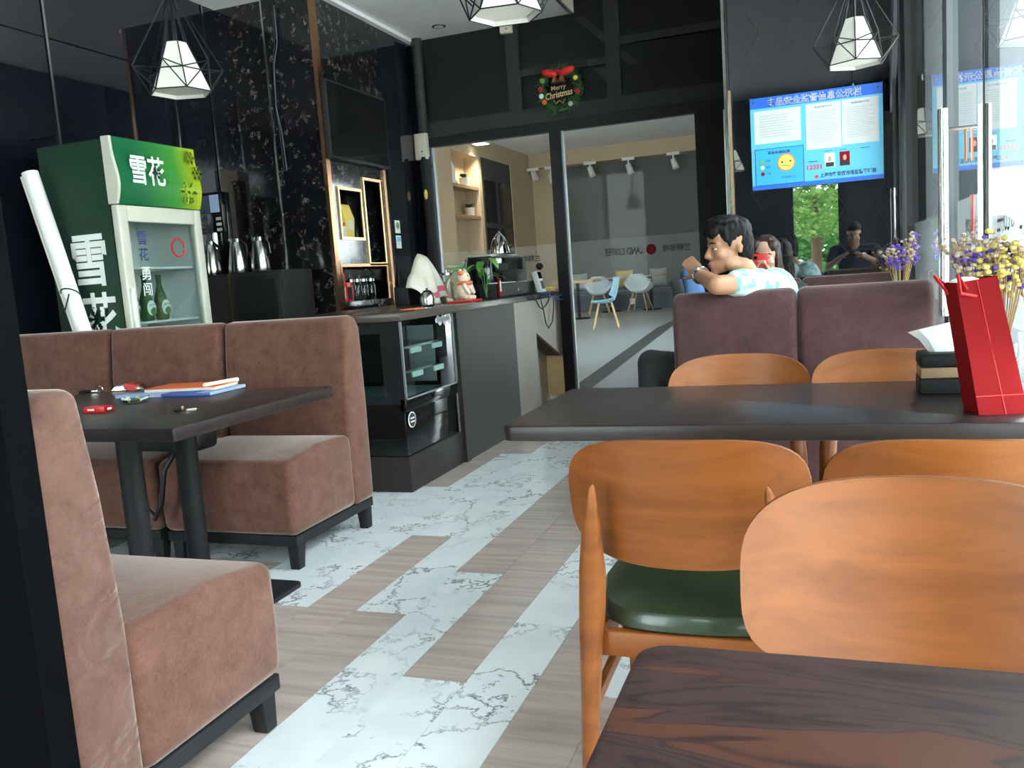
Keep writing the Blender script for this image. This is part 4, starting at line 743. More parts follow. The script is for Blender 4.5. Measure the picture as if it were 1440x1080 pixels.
# ------------------------------------------------------------------ end wall fittings
cw = on_y(788, 126, YE-.06); wt_ = thing('christmas_wreath', 'dark green Christmas wreath with red bow and gold bells above the partition', 'wreath', (cw.x, YE-.06, cw.z-.2))
rg = MB(); rr = random.Random(3)
for k in range(420):
    a = rr.random()*2*PI; b = rr.random()*2*PI; p = cw + Vector((math.cos(a)*(.165+.04*math.cos(b)), .03*math.sin(b), math.sin(a)*(.165+.04*math.cos(b)))); d = Vector((rr.uniform(-1, 1), rr.uniform(-1, 0), rr.uniform(-1, 1))).normalized()*.045; s_ = d.cross(Vector((.3, 1, .2))).normalized()*.006; rg.add([p-s_, p+s_, p+d], [(0, 1, 2)])
rg.build('needles', 'leaf_dark', wt_, world=True, smooth=False, kind='stuff'); MB().tube([cw+Vector((math.cos(k*PI/12), 0, math.sin(k*PI/12)))*.165 for k in range(25)], .025, 8).build('ring', 'leaf_dark', wt_, world=True)
for s_ in (-1, 1):
    MB().ell(cw+Vector((s_*.075, -.05, .135)), (.075, .03, .035), 14, Matrix.Rotation(-s_*.25, 3, 'Y')).build('bow_loop', 'red_gloss', wt_, world=True); MB().lathe([(.012, .05), (.022, .035), (.028, .01), (.040, 0)], cw+Vector((s_*.03, -.05, .05)), 16).build('bell', 'gold', wt_, world=True)
MB().ell(cw+Vector((0, -.06, .14)), (.02, .02, .02), 10).build('bow_knot', 'red_gloss', wt_, world=True)
for a, mt in ((175, 'red_gloss'), (215, 'orange_card'), (345, 'red_gloss'), (25, 'yellow'), (150, 'leaf_light'), (305, 'cushion_grey'), (195, 'letter_white')): a = math.radians(a); MB().ell(cw+Vector((math.cos(a)*.165, -.045, math.sin(a)*.165)), (.022, .022, .022), 10).build('bauble', mt, wt_, world=True)
text('lettering', 'Merry', 'gold', wt_, cw+Vector((.0, -.055, .005)), (1, 0, .06), (0, 0, 1), w=.13, h=.05, bold=.01); text('lettering', 'Christmas', 'gold', wt_, cw+Vector((0, -.055, -.045)), (1, 0, .1), (0, 0, 1), w=.24, h=.055, bold=.01)
for s_ in (-1, 1): MB().tube([cw+Vector((s_*.05, -.05, -.09)), cw+Vector((s_*.03, -.055, -.125)), cw+Vector((s_*.005, -.055, -.10))], .007, 6).build('gold_ribbon', 'gold', wt_, world=True)
a = on_y(752, 100, YE-.04); b = on_y(826, 84, YE-.04); box('sign_board', 'black_satin', a.x, b.x, YE-.045, YE-.031, a.z-.03, b.z, label='narrow black board fixed behind the wreath', cat='board')
for i, (px, py, w2, h2) in enumerate([(595, 207, .062, .115), (713, 39, .052, .055)]):
    c = on_y(px, py, YE-.06); t = thing('junction_box', ['tall cream junction box on the pipe beside the partition', 'small cream junction box at the top of the grey upright'][i], 'junction box', (c.x, YE-.07, c.z-h2)); MB().bx(-w2, w2, -.045, .009, 0, 2*h2).build('cover', 'cream_plastic', t, bevel=.006); MB().cyl((0.01, -.047, h2*.6), (.01, -.044, h2*.6), .008, n=10).build('screw', 'steel', t)
c0, c1 = on_y(586, 56, YE-.05), on_y(596, 190, YE-.05); t = thing('wall_pipe', 'grey painted pipe rising to the ceiling above the cream box', 'pipe', (c0.x, YE-.06, c1.z)); MB().cyl((c0.x, YE-.06, c1.z), (c0.x, YE-.06, ZC), .045, n=16).build('pipe', 'mid_grey_frame', t, world=True); MB().lathe([(.055, 0), (.055, .03)], (c0.x, YE-.06, ZC-.06), 16).build('bracket', 'mid_grey_frame', t, world=True)
t = thing('wall_pipe', 'black pipe with a yellow sticker below the cream box', 'pipe', (c0.x, YE-.06, 1.01)); zb = on_y(595, 222, YE-.06).z; MB().cyl((c0.x, YE-.07, 0), (c0.x, YE-.07, zb), .05, n=16).build('pipe', 'rubber', t, world=True); zz = on_y(597, 274, YE-.1).z; MB().ell((c0.x, YE-.12, zz), (.018, .003, .045), 14).build('sticker', 'yellow', t, world=True); MB().lathe([(.058, 0), (.058, .03)], (c0.x, YE-.07, zb-.10), 16).build('bracket', 'rubber', t, world=True)
# TV, stickers, cables on the pillar
t = thing('wall_television', 'dark switched-off television on the marble pillar above the niches', 'television', (PX+.03, 6.19, 2.135)); MB().bx(-.025, .025, -.465, .465, 0, .575).build('casing', 'black_satin', t, bevel=.006); MB().bx(.0245, .027, -.45, .45, .02, .56).build('screen', 'black_gloss', t)
for i, (zz, mt) in enumerate(((1.66, 'leaf_green'), (1.53, 'poster_mid'))):
    t = thing('sticker_label', ['white sticker with a green circle on the black glass by the niches', 'white and blue code sticker on the black glass by the niches'][i], 'sticker', (PX+.002, 6.80, zz)); MB().bx(-.001, .002, -.045, .045, -.05, .06).build('paper', 'paper', t)
    (MB().cyl((.002, 0, .015), (.003, 0, .015), .03, n=20) if i == 0 else MB().bx(.002, .003, -.035, .035, .01, .05)).build('emblem', mt, t)
cb_ = [on_y(x, y, PY-.03) for x, y in ((383, 8), (386, 60), (384, 92), (388, 150), (394, 190), (400, 240))]
for i, dx in enumerate((0, .012)): MB().tube([p+Vector((dx*math.sin(k*1.7)+dx, 0, 0)) for k, p in enumerate(cb_)], .0035, 6).build('hanging_cable', 'far_bench' if i else 'mid_grey_frame', label=['thin grey cable hanging down the edge of the marble pillar', 'thin bluish grey cable hanging beside the grey one on the marble pillar'][i], cat='cable')
# niche goods
nx = PX-.12
t = thing('coffee_bag', 'yellow packet standing in the upper framed niche', 'packet', (PX-.06, 6.03, 1.56)); MB().loft([[Vector((dx*.035, dy*.065, 0)) for dx, dy in ((-1, -1), (1, -1), (1, 1), (-1, 1))], [Vector((dx*.045, dy*.07, .15)) for dx, dy in ((-1, -1), (1, -1), (1, 1), (-1, 1))], [Vector((dx*.006, dy*.07, .26)) for dx, dy in ((-1, -1), (1, -1), (1, 1), (-1, 1))]]).build('pouch', 'yellow', t, bevel=.006); MB().bx(.042, .046, -.04, .04, .06, .13).build('front_print', 'paper_cream', t)
t = thing('jam_jar', 'small jar with a red lid in the upper framed niche', 'jar', (PX-.04, 5.94, 1.56)); MB().lathe([(.028, 0), (.03, .01), (.03, .075), (.024, .085)]).build('glass_body', 'paper_cream', t); MB().lathe([(.027, .085), (.027, .11)]).build('lid', 'red_gloss', t)
t = thing('kettle', 'dark steel kettle at the back of the upper framed niche', 'kettle', (nx-.02, 6.12, 1.56)); MB().lathe([(.045, 0), (.05, .03), (.035, .12), (.02, .15)]).build('body', 'steel', t); MB().tube([(0, .045, .03), (0, .075, .06), (0, .06, .11), (0, .03, .13)], .006).build('handle', 'rubber', t)
for i, (y, w2, h) in enumerate(((5.86, .035, .22), (5.95, .05, .15))):
    t = thing('tea_box', ['tall red tea box with a white label in the low niche', 'square red tea box with a dark crest in the low niche'][i], 'box', (PX-.07, y, 1.062)); MB().bx(-.04, .04, -w2, w2, 0, h).build('carton', 'red_gloss', t, bevel=.003); MB().bx(.039, .042, -w2*.6, w2*.6, h*.1, h*(.5 if i == 0 else .75)).build('label_panel', 'paper' if i == 0 else 'letter_black', t)
for i, y in enumerate((6.06, 6.16, 6.26, 6.38)):
    t = thing('storage_jar', ['clear glass jar next to the red tea boxes in the low niche', 'clear glass jar, second from the red tea boxes in the low niche', 'clear glass jar, third from the red tea boxes in the low niche', 'clear glass jar farthest from the red tea boxes in the low niche'][i], 'jar', (PX-.08, y, 1.062), group='glass jars in the low niche'); MB().lathe([(.036, 0), (.04, .012), (.04, .12), (.03, .14), (.032, .15)]).build('glass_body', 'clear_glass', t); MB().lathe([(.034, .15), (.034, .172), (.02, .178)]).build('lid', 'steel', t)
# ------------------------------------------------------------------ goods on the counter
ZT = 1.011
def cp(px, X, z=ZT): return Vector((X, on_x(px, 405, X).y, z))
c = cp(590, -2.70); t = thing('draped_cloth', 'linen tea towel with a pink border draped over a machine on the counter', 'cloth', tuple(c))
nu = 26; top = [(-.20, .13), (-.15, .20), (-.10, .23), (-.03, .32), (.03, .365), (.10, .36), (.16, .26), (.2, .14)]
def ht(s):
    for (a, ha), (b, hb) in zip(top, top[1:]):
        if a <= s <= b: return ha+(hb-ha)*(s-a)/(b-a)
    return top[0][1] if s < top[0][0] else top[-1][1]
cl = MB(); vs = []; fs = []; nv = 16
for i in range(nu+1):
    s = -.20+.40*i/nu
    for j in range(nv+1):
        f = j/nv; hh = ht(s); z = hh*(1-f)+max(.004, .02+.03*math.sin(s*23))*f; wv = .018*math.sin(s*55+f*3)*f; bulge = .05+.16*math.sqrt(f)+wv
        vs.append((bulge*1.0-.06, s+.02*f*math.sin(s*9), z))
for i in range(nu):
    for j in range(nv): k = i*(nv+1)+j; fs.append((k, k+1, k+nv+2, k+nv+1))
o = cl.add(vs, fs).build('towel', 'cloth_linen', t); solidify(o, .004)
bd = MB(); vb = []; fb_ = []
for i in range(nu+1):
    for j in (nv-4, nv-2): p = vs[i*(nv+1)+j]; vb.append((p[0]+.004, p[1], p[2]))
for i in range(nu): fb_.append((2*i, 2*i+1, 2*i+3, 2*i+2))
bd.add(vb, fb_).build('border_stripe', 'towel_pink', t)
MB().bx(-.16, -.04, -.10, .14, 0, .14).bx(-.14, -.02, -.04, .08, .141, .28).build('machine', 'black_satin', t, bevel=.01)
c = cp(600, -2.36); t = thing('glass_teapot', 'round glass teapot with steel lid in front of the draped towel', 'teapot', tuple(c)); MB().lathe([(.03, 0), (.048, .015), (.052, .05), (.042, .085), (.03, .095)]).build('body', 'steel', t); MB().lathe([(.031, .095), (.02, .105), (.006, .108), (.008, .12)]).build('lid', 'rubber', t); MB().tube([(0, .05, .03), (0, .075, .05), (0, .07, .075), (0, .043, .085)], .005).build('handle', 'clear_glass', t)
c = cp(580, -2.30); t = thing('orange_tray', 'flat orange card lying at the counter edge', 'card', tuple(c)); MB().bx(-.05, .05, -.09, .05, 0, .006).build('sheet', 'orange_card', t); MB().bx(-.04, .04, .05, .10, 0, .004).build('slip', 'paper', t)
c = cp(629, -2.62); t = thing('storage_jar', 'tall glass jar of brown coffee beans beside the pig figurine', 'jar', tuple(c)); MB().lathe([(.045, 0), (.05, .01), (.05, .17), (.04, .185), (.042, .2)]).build('glass_body', 'clear_glass', t); MB().lathe([(.044, .008), (.046, .15)]).build('beans', 'pine_dark', t); MB().lathe([(.047, .2), (.047, .215), (.01, .222), (.01, .24)]).build('lid', 'steel', t)
c = cp(652, -2.34); t = thing('plush_mat', 'red fluffy mat under the pig figurine', 'mat', tuple(c)); mm_ = MB(); rr = random.Random(2)
for k in range(40): mm_.ell((rr.uniform(-.07, .07), rr.uniform(-.12, .14), .008), (.022, .022, .010), 8)
mm_.build('pile', 'red_gloss', t, kind='stuff')
t = thing('pig_figurine', 'cream pig figurine with red scarf and cap on the red mat', 'figurine', (c.x, c.y, ZT+.017)); pg = MB(); pg.ell((0, 0, .07), (.05, .06, .068), 18); pg.ell((.01, -.005, .155), (.042, .05, .045), 18); pg.ell((.02, .045, .145), (.018, .02, .017), 12)
for s_ in (-1, 1): pg.ell((0, s_*.04, .195), (.012, .016, .02), 10); pg.cap((.03, s_*.055, .10), (.055, s_*.045, .05), .017, .014); pg.cap((.03, s_*.03, .015), (.06, s_*.035, .015), .018, .016)
fuse_o = pg.build('body', 'pig_white', t); md = fuse_o.modifiers.new('f', 'REMESH'); md.mode = 'VOXEL'; md.voxel_size = .004; md.use_smooth_shade = True; bake(fuse_o); fuse_o.data.shade_smooth()
MB().tube([Vector((.01+.047*math.cos(k*PI/9), -.002+.05*math.sin(k*PI/9), .115+.004*math.sin(k))) for k in range(19)], .012, 8).build('scarf', 'pig_red', t); MB().ell((.005, -.045, .185), (.022, .02, .018), 12).build('cap', 'pig_red', t); MB().ell((.058, .02, .165), (.004, .005, .005), 8).build('eye', 'eye_dark', t); MB().ell((.05, -.03, .165), (.004, .005, .005), 8).build('eye', 'eye_dark', t); MB().ell((.05, -.005, .055), (.01, .03, .02), 10).build('coin', 'gold', t)
c = cp(664, -2.72); t = thing('faucet', 'curved chrome faucet arching over the counter sink', 'faucet', tuple(c)); MB().tube([(0, .09, 0), (0, .09, .22)]+[(0, .09*math.cos(a*PI/10), .24+.10*math.sin(a*PI/10)) for a in range(11)]+[(0, -.095, .20)], .012, 12).build('spout', 'chrome', t); MB().cyl((0, -.094, .21), (0, -.098, .15), .016, n=12).build('nozzle', 'chrome', t); MB().lathe([(.03, 0), (.026, .02), (.016, .03)], (0, .09, 0)).build('base', 'chrome', t); MB().cyl((0, .09, .05), (.06, .10, .07), .007, n=8).build('lever', 'chrome', t)
def leaf(mb, p, d, ln, wd, droop=.4):
    d = Vector(d).normalized(); s_ = d.cross(Vector((0, 0, 1))); s_ = s_.normalized() if s_.length > .01 else Vector((1, 0, 0)); up = s_.cross(d); pts = []; n = 6; p = Vector(p)
    for k in range(n+1): f = k/n; q = p + d*ln*f - Vector((0, 0, 1))*droop*ln*f*f; ww = wd*math.sin(PI*min(1, f*.92+.08))**.7*(1-f*.25); pts += [q-s_*ww+up*ww*.25, q, q+s_*ww+up*ww*.25]
    mb.add(pts, [t_ for k in range(n) for t_ in ((3*k, 3*k+1, 3*k+4, 3*k+3), (3*k+1, 3*k+2, 3*k+5, 3*k+4))])
c = cp(683, -2.36); t = thing('potted_plant', 'green pothos cutting in a glass of water beside the faucet', 'plant', tuple(c)); MB().lathe([(.026, 0), (.03, .01), (.03, .12), (.031, .122)]).build('glass', 'clear_glass', t); st = MB(); rr = random.Random(5)
for k in range(7):
    a = k*.9+.4; tip = Vector((.07*math.cos(a), .09*math.sin(a), .17+.022*k)); st.tube([(0, 0, .02), tip*.5+Vector((0, 0, .08)), tip], .003, 5); lf = MB(); leaf(lf, tip, (math.cos(a), math.sin(a), .1-.08*k), .10, .034, .5); lf.build('leaf', 'leaf_green' if k % 2 else 'leaf_light', t)
st.build('stems', 'leaf_green', t)
c = cp(703, -2.26); t = thing('table_sign', 'small upright red and white sign stick on the counter edge', 'sign', tuple(c)); MB().bx(-.006, .006, -.022, .022, .012, .15).build('card', 'red_card', t); MB().bx(.006, .0075, -.016, .016, .05, .13).build('print', 'paper', t); MB().bx(-.02, .02, -.025, .025, 0, .013).build('foot', 'clear_glass', t)
ya, yb2 = cp(698, -2.28).y, cp(752, -2.28).y; t = thing('cash_drawer', 'low black cash drawer in front of the black machine on the counter', 'cash drawer', (-2.34, (ya+yb2)/2, ZT)); h2 = (yb2-ya)/2
MB().bx(-.08, .06, -h2, h2, 0, .11).build('body', 'black_satin', t, bevel=.005); MB().bx(.06, .066, -h2+.02, h2-.02, .015, .09).build('front', 'mid_grey_frame', t); MB().cyl((.065, 0, .05), (.072, 0, .05), .012, n=12).build('lock', 'steel', t)
t = thing('receipt_papers', 'loose white papers lying on the cash drawer', 'papers', (-2.36, (ya+yb2)/2, ZT+.111)); MB().bx(-.06, .07, -.30, .02, 0, .006).build('sheet', 'paper', t); MB().bx(-.03, .08, .05, .28, 0, .005).build('sheet', 'paper', t)
t = thing('espresso_machine', 'black boxy espresso machine behind the cash drawer', 'coffee machine', (-2.56, 6.78, ZT)); MB().bx(-.10, .12, -.36, .36, .0, .33).build('body', 'black_gloss', t, bevel=.02); MB().bx(.12, .125, -.25, .0, .18, .27).build('display', 'black_satin', t); MB().bx(-.08, .10, -.33, .33, .33, .345).build('cup_tray', 'steel', t); MB().cyl((.125, .2, .2), (.15, .2, .2), .012, n=10).build('knob', 'chrome', t); MB().bx(-.1, .13, .362, .45, .0, .31).build('side_cover', 'mid_grey_frame', t)
t = thing('kettle', 'shiny steel kettle standing on top of the black espresso machine', 'kettle', (-2.55, 6.92, ZT+.346)); MB().lathe([(.085, 0), (.088, .02), (.07, .10), (.045, .15), (.03, .165)], n=28).build('body', 'chrome', t); MB().lathe([(.03, .165), (.02, .178), (.008, .182), (.01, .195)]).build('lid', 'chrome', t); MB().tube([(0, .08, .03), (0, .12, .06), (0, .115, .13), (0, .05, .15)], .009).build('handle', 'rubber', t); MB().lathe([(.095, -.001), (.095, .012)]).build('power_base', 'rubber', t); MB().tube([(0, -.075, .09), (0, -.10, .125), (0, -.105, .135)], [.016, .011, .009], 10).build('spout', 'chrome', t)
t = thing('receipt_printer', 'small dark receipt printer in front of the espresso machine', 'printer', (-2.345, 6.62, ZT+.111)); MB().bx(-.07, .07, -.08, .08, 0, .10).build('body', 'mid_grey_frame', t, bevel=.015); MB().bx(.02, .05, -.05, .05, .1, .102).build('slot', 'black_gloss', t)
c = cp(762, -2.21); t = thing('card_terminal', 'white card payment terminal with dark screen standing by the cables', 'card terminal', tuple(c)); M_ = Matrix.Rotation(-.25, 4, 'Y'); MB().bx(-.025, .025, -.055, .055, .005, .19, M_).build('body', 'white_plastic', t, bevel=.008); MB().bx(.025, .027, -.045, .045, .12, .18, M_).build('screen', 'black_gloss', t); MB().bx(.025, .027, -.04, .04, .03, .1, M_).build('keypad', 'mid_grey_frame', t)
MB().ell((0, -.02, .225), (.02, .085, .03), 14).build('handset', 'rubber', t)
c = cp(776, -2.20); t = thing('wooden_tray', 'pale wooden tray with an orange folder beside the card terminal', 'tray', (c.x, c.y-.02, ZT)); MB().bx(-.07, .03, -.1, .1, 0, .03).build('tray', 'pine', t, bevel=.004); MB().bx(-.06, .02, -.08, .07, .03, .045).build('folder', 'yellow', t)
rr = random.Random(9)
for i, (p0, p1, sag, mt) in enumerate([(748, 772, .13, 'rubber'), (758, 778, .30, 'rubber'), (764, 796, .05, 'blue_cable'), (770, 802, .08, 'blue_cable'), (740, 760, .05, 'rubber')]):
    a, b = cp(p0, XC+.02, ZT+.006), cp(p1, XC+.02, ZT+.006); pts = [Vector((XC-.2, a.y-.05, ZT+.006)), a]+[a.lerp(b, f)+Vector((.004, .02*math.sin(f*9+i), -sag*math.sin(PI*f)**.8)) for f in (.15, .3, .5, .7, .85)]+[b, Vector((XC-.18, b.y+.04, ZT+.006))]
    MB().tube(pts, .005, 6).build('hanging_cable', mt, label=['black cable sagging over the beige counter front', 'long black cable loop hanging lowest down the beige counter front', 'blue cable lying along the counter edge by the tray', 'blue cable drooping between tray and mullion', 'short black cable by the cash drawer on the counter edge'][i], cat='cable')
# ------------------------------------------------------------------ thermos cabinet behind the fridge
zc = 1.33; ca, cb2 = on_y(290, 376, 5.2).x, on_y(396, 374, 5.2).x
t = thing('side_cabinet', 'black side cabinet with thermos jugs on top behind the fridge', 'cabinet', ((ca+cb2)/2, 5.35, 0)); box('body', 'black_satin', ca, cb2, 5.2, 5.58, 0, zc, t, bevel=.006); xm = on_y(322, 376, 5.2).x
dd = box('door', 'counter_dark', xm+.01, cb2-.01, 5.185, 5.2, .1, zc-.02, t, bevel=.004); box('door_panel', 'black_satin', xm+.05, cb2-.05, 5.181, 5.186, .16, zc-.06, dd); box('door', 'counter_base', ca+.01, xm-.01, 5.185, 5.2, .1, zc-.02, t, bevel=.004); box('metal_strip', 'gold', xm-.006, xm+.006, 5.18, 5.2, 0, zc, t)
for i, px in enumerate((298, 335, 361)):
    c = on_y(px, 372, 5.30); t = thing('thermos_jug', ['steel thermos jug half hidden behind the fridge door edge', 'steel thermos jug in the middle of the row on the black cabinet', 'steel thermos jug nearest the marble pillar on the black cabinet'][i], 'thermos', (c.x, 5.30+.05*(i == 2), zc+.001), group='steel thermos jugs on the black cabinet')
    MB().lathe([(.066, 0), (.07, .01), (.069, .06), (.056, .15), (.04, .21), (.034, .225)], n=28).build('body', 'steel', t); MB().lathe([(.036, .225), (.032, .25), (.012, .26)], n=20).build('lid', 'chrome', t); MB().tube([(.055, .0, .10), (.085, .0, .13), (.08, 0, .2), (.035, 0, .235)], .008, 8, flat=1.6).build('handle', 'black_gloss', t); MB().tube([(-.03, 0, .22), (-.05, 0, .245), (-.058, 0, .25)], [.014, .01, .008], 8).build('spout', 'chrome', t)
c = on_y(300, 372, 5.45); t = thing('drinks_dispenser', 'tall black drinks dispenser with pale blue panel behind the thermos jugs', 'dispenser', (c.x+.06, 5.49, zc+.001)); MB().bx(-.13, .085, -.05, .05, 0, .06).bx(-.13, .085, 0, .05, .06, .62).bx(-.13, .085, -.05, 0, .32, .62).build('body', 'black_gloss', t, bevel=.006); MB().bx(-.11, .06, -.053, -.049, .47, .60).build('screen', 'blue_pale', t); MB().cyl((-.02, -.03, .2), (-.02, -.03, .32), .02, n=14).build('nozzle', 'chrome', t)  # the front panel is plain pale blue
for k in range(3): MB().bx(.02, .065, -.053, -.049, .33+.04*k, .352+.04*k).build('button', 'cushion_grey', t)
# ------------------------------------------------------------------ things on the booth table
zt = .7505
def tp_(x, y): return on_z(x, y, zt)
c = tp_(270, 552); t = thing('blue_folder', 'blue and pale blue folder lying under the orange notebook', 'folder', tuple(c), .05); MB().bx(-.30, .19, -.13, .13, 0, .014).build('cover', 'blue_card', t, bevel=.002); MB().bx(-.30, -.06, -.131, -.06, .001, .0145).build('spine_label', 'blue_pale', t); MB().bx(-.295, .185, .1, .129, .003, .011).build('pages', 'paper', t); MB().bx(.12, .191, -.129, .129, .002, .0146).build('edge_strip', 'blue_pale', t)
t = thing('orange_notebook', 'orange notebook on top of the blue folder', 'notebook', (c.x+.0, c.y+.03, zt+.0155), .12); MB().bx(-.20, .15, -.09, .10, 0, .012).build('pages', 'paper_cream', t); MB().bx(-.20, .155, -.095, .10, .0121, .016).build('cover', 'orange_card', t, bevel=.001); MB().tube([(.10, -.088, .02), (.15, .10, .02)], .011, 10).build('curled_page', 'paper_cream', t)
c = tp_(140, 579); t = thing('cigarette_pack', 'red cigarette pack lying flat near the table edge', 'cigarette pack', tuple(c), .1); MB().bx(-.05, .045, -.028, .028, 0, .023).build('carton', 'red_gloss', t, bevel=.002); MB().bx(.0455, .047, -.027, .027, .001, .022).build('end_flap', 'red_card', t); MB().bx(.0471, .048, -.012, .012, .008, .016).build('emblem', 'letter_white', t); MB().bx(-.03, .0, -.0295, -.0282, .008, .016).build('emblem', 'letter_white', t)
c = tp_(190, 567); t = thing('ashtray', 'clear glass ashtray with cigarette ends behind the red pack', 'ashtray', tuple(c)); MB().lathe([(.048, 0), (.058, .005), (.06, .026), (.053, .027), (.046, .009), (.01, .008)], n=28).build('bowl', 'clear_glass', t)
for k in range(4): a = k*1.5; MB().cyl((.03*math.cos(a), .03*math.sin(a), .014), (.055*math.cos(a+.6), .05*math.sin(a+.6), .022), .004, n=8).build('cigarette_end', 'yellow' if k % 2 else 'paper', t)
c = tp_(182, 548); t = thing('torn_packet', 'crumpled red and silver packet near the bench', 'packet', tuple(c), .3); MB().loft([[Vector((x*.08, y*.035, 0)) for x, y in ((-1, -1), (1, -.6), (1, 1), (-1, .8))], [Vector((x*.05, y*.03, .03)) for x, y in ((-1, -1), (.6, -.6), (1, 1), (-.6, .8))]]).build('foil', 'steel', t, bevel=.003); MB().bx(-.01, .045, -.036, .036, .004, .033, Matrix.Rotation(.15, 4, 'Y')).build('wrapper', 'red_gloss', t)
c = tp_(126, 553); t = thing('car_key', 'black car key fob with a steel ring on the booth table', 'key', tuple(c), .4); MB().ell((-.02, 0, .009), (.035, .017, .009), 14).build('fob', 'rubber', t); MB().bx(.0, .04, -.006, .006, .006, .012).build('blade', 'steel', t); MB().tube([Vector((.05+.014*math.cos(k*PI/8), .0, .016+.014*math.sin(k*PI/8))) for k in range(17)], .0018, 6).build('ring', 'chrome', t)
c = tp_(259, 579); t = thing('keys', 'small bunch of steel keys near the table corner', 'keys', tuple(c), .2); MB().tube([Vector((.012*math.cos(k*PI/8), .012*math.sin(k*PI/8), .004)) for k in range(17)], .0018, 6).build('ring', 'chrome', t); MB().bx(.012, .05, -.004, .004, .002, .005).build('key', 'steel', t); MB().bx(.010, .045, -.004, .004, .006, .009, Matrix.Rotation(.5, 4, 'Z')).build('key', 'steel', t); MB().ell((-.025, .0, .007), (.016, .012, .007), 10).build('fob', 'rubber', t); MB().ell((-.012, .012, .014), (.006, .006, .008), 8).build('charm', 'gold', t)
# black shoulder bag on the bench
t = thing('shoulder_bag', 'black shoulder bag with hanging strap on the bench under the table', 'bag', (-2.75, 3.03, .505)); b_ = MB(); b_.loft([[Vector((x*.2, y*.07, 0)) for x, y in ((-1, -1), (1, -1), (1, 1), (-1, 1))], [Vector((x*.21, y*.075, .06)) for x, y in ((-1, -1), (1, -1), (1, 1), (-1, 1))], [Vector((x*.18, y*.045, .16)) for x, y in ((-1, -1), (1, -1), (1, 1), (-1, 1))]]).build('body', 'bag_black', t, bevel=.02, seg=3); MB().tube([(-.13, -.078, .10), (0, -.085, .085), (.14, -.078, .12)], .006, 6).build('zip', 'rubber', t)
MB().tube([(-.05, -.05, .12), (-.03, -.16, .06), (-.02, -.19, -.08), (.01, -.20, -.22), (.05, -.20, -.26), (.09, -.20, -.20), (.12, -.19, -.05), (.16, -.14, .04), (.16, -.05, .12)], .015, 8, flat=.8).build('strap', 'bag_black', t)
# ------------------------------------------------------------------ things on the long table
c = Vector((.335, 2.70, .7505)); t = thing('tissue_box', 'dark tissue box with wooden band and a white tissue pulled out', 'tissue box', tuple(c)); MB().bx(-.075, .095, -.065, .065, 0, .045).build('base', 'black_satin', t, bevel=.004); MB().bx(-.073, .093, -.063, .063, .0455, .075).build('wood_band', 'pine_dark', t, bevel=.003); MB().bx(-.075, .095, -.065, .065, .0755, .115).build('lid', 'black_satin', t, bevel=.01)
MB().loft([[Vector((-.01+.03*math.cos(a), .012*math.sin(a), .105)) for a in (0, 1.05, 2.1, 3.14, 4.2, 5.2)], [Vector((-.025+.045*math.cos(a), .02*math.sin(a), .15)) for a in (0, 1.05, 2.1, 3.14, 4.2, 5.2)], [Vector((-.045+.055*math.cos(a), .008*math.sin(a), .185+.012*math.cos(a))) for a in (0, 1.05, 2.1, 3.14, 4.2, 5.2)]]).build('tissue', 'paper', t)
# red paper bag leaning back
A = on_z(1377, 584, .751); B = Vector((A.x+.107, A.y+.02, .751)); t = thing('paper_bag', 'tall red paper gift bag with rope handles on the long table', 'bag', (A.x+.05, A.y+.05, .751)); dv = Vector((-.02, .09, 0)); BLt = on_y(1345, 398, A.y+.05); BRt = on_y(1402, 388, A.y+.07)
q0 = [A, B, B+dv, A+dv]; q1 = [BLt, BRt, BRt+dv*.75, BLt+dv*.75+Vector((-.005, 0, 0))]
bg_ = MB(); bg_.loft([q0, [a.lerp(b, .5)+Vector((0, -.003, 0)) for a, b in zip(q0, q1)], q1], cap=False); bg_.add(q0, [(0, 1, 2, 3)]); o = bg_.build('bag_body', 'red_card', t, world=True, smooth=False); solidify(o, .0015)
fold = [a.lerp(b, .14)+Vector((0, -.002, 0)) for a, b in zip(q0, q1)]; MB().cyl(fold[0], fold[1], .0012, n=5).build('fold_crease', 'red_gloss', t, world=True); m0 = A.lerp(B, .55); MB().cyl(m0+Vector((0, -.002, .0)), BLt.lerp(BRt, .5)+Vector((0, -.003, 0)), .001, n=5).build('fold_crease', 'red_gloss', t, world=True)
for k, (p, q) in enumerate(((q1[0].lerp(q1[1], .25), q1[0].lerp(q1[1], .75)), (q1[3].lerp(q1[2], .2), q1[3].lerp(q1[2], .8)))): MB().tube([p+Vector((0, -.004, -.02)), p+Vector((-.02-.02*k, -.01, .015)), p.lerp(q, .3)+Vector((-.03, -.03, -.03)), p.lerp(q, .6)+Vector((.03, .02, -.05)), q+Vector((.03, .015, -.06)), q+Vector((.0, .0, -.02))], .0045, 8).build('rope_handle', 'red_gloss', t, world=True)
MB().ell(q1[0].lerp(q1[2], .45)+Vector((-.01, 0, -.004)), (.035, .025, .012), 12).build('tissue_paper', 'paper', t, world=True)
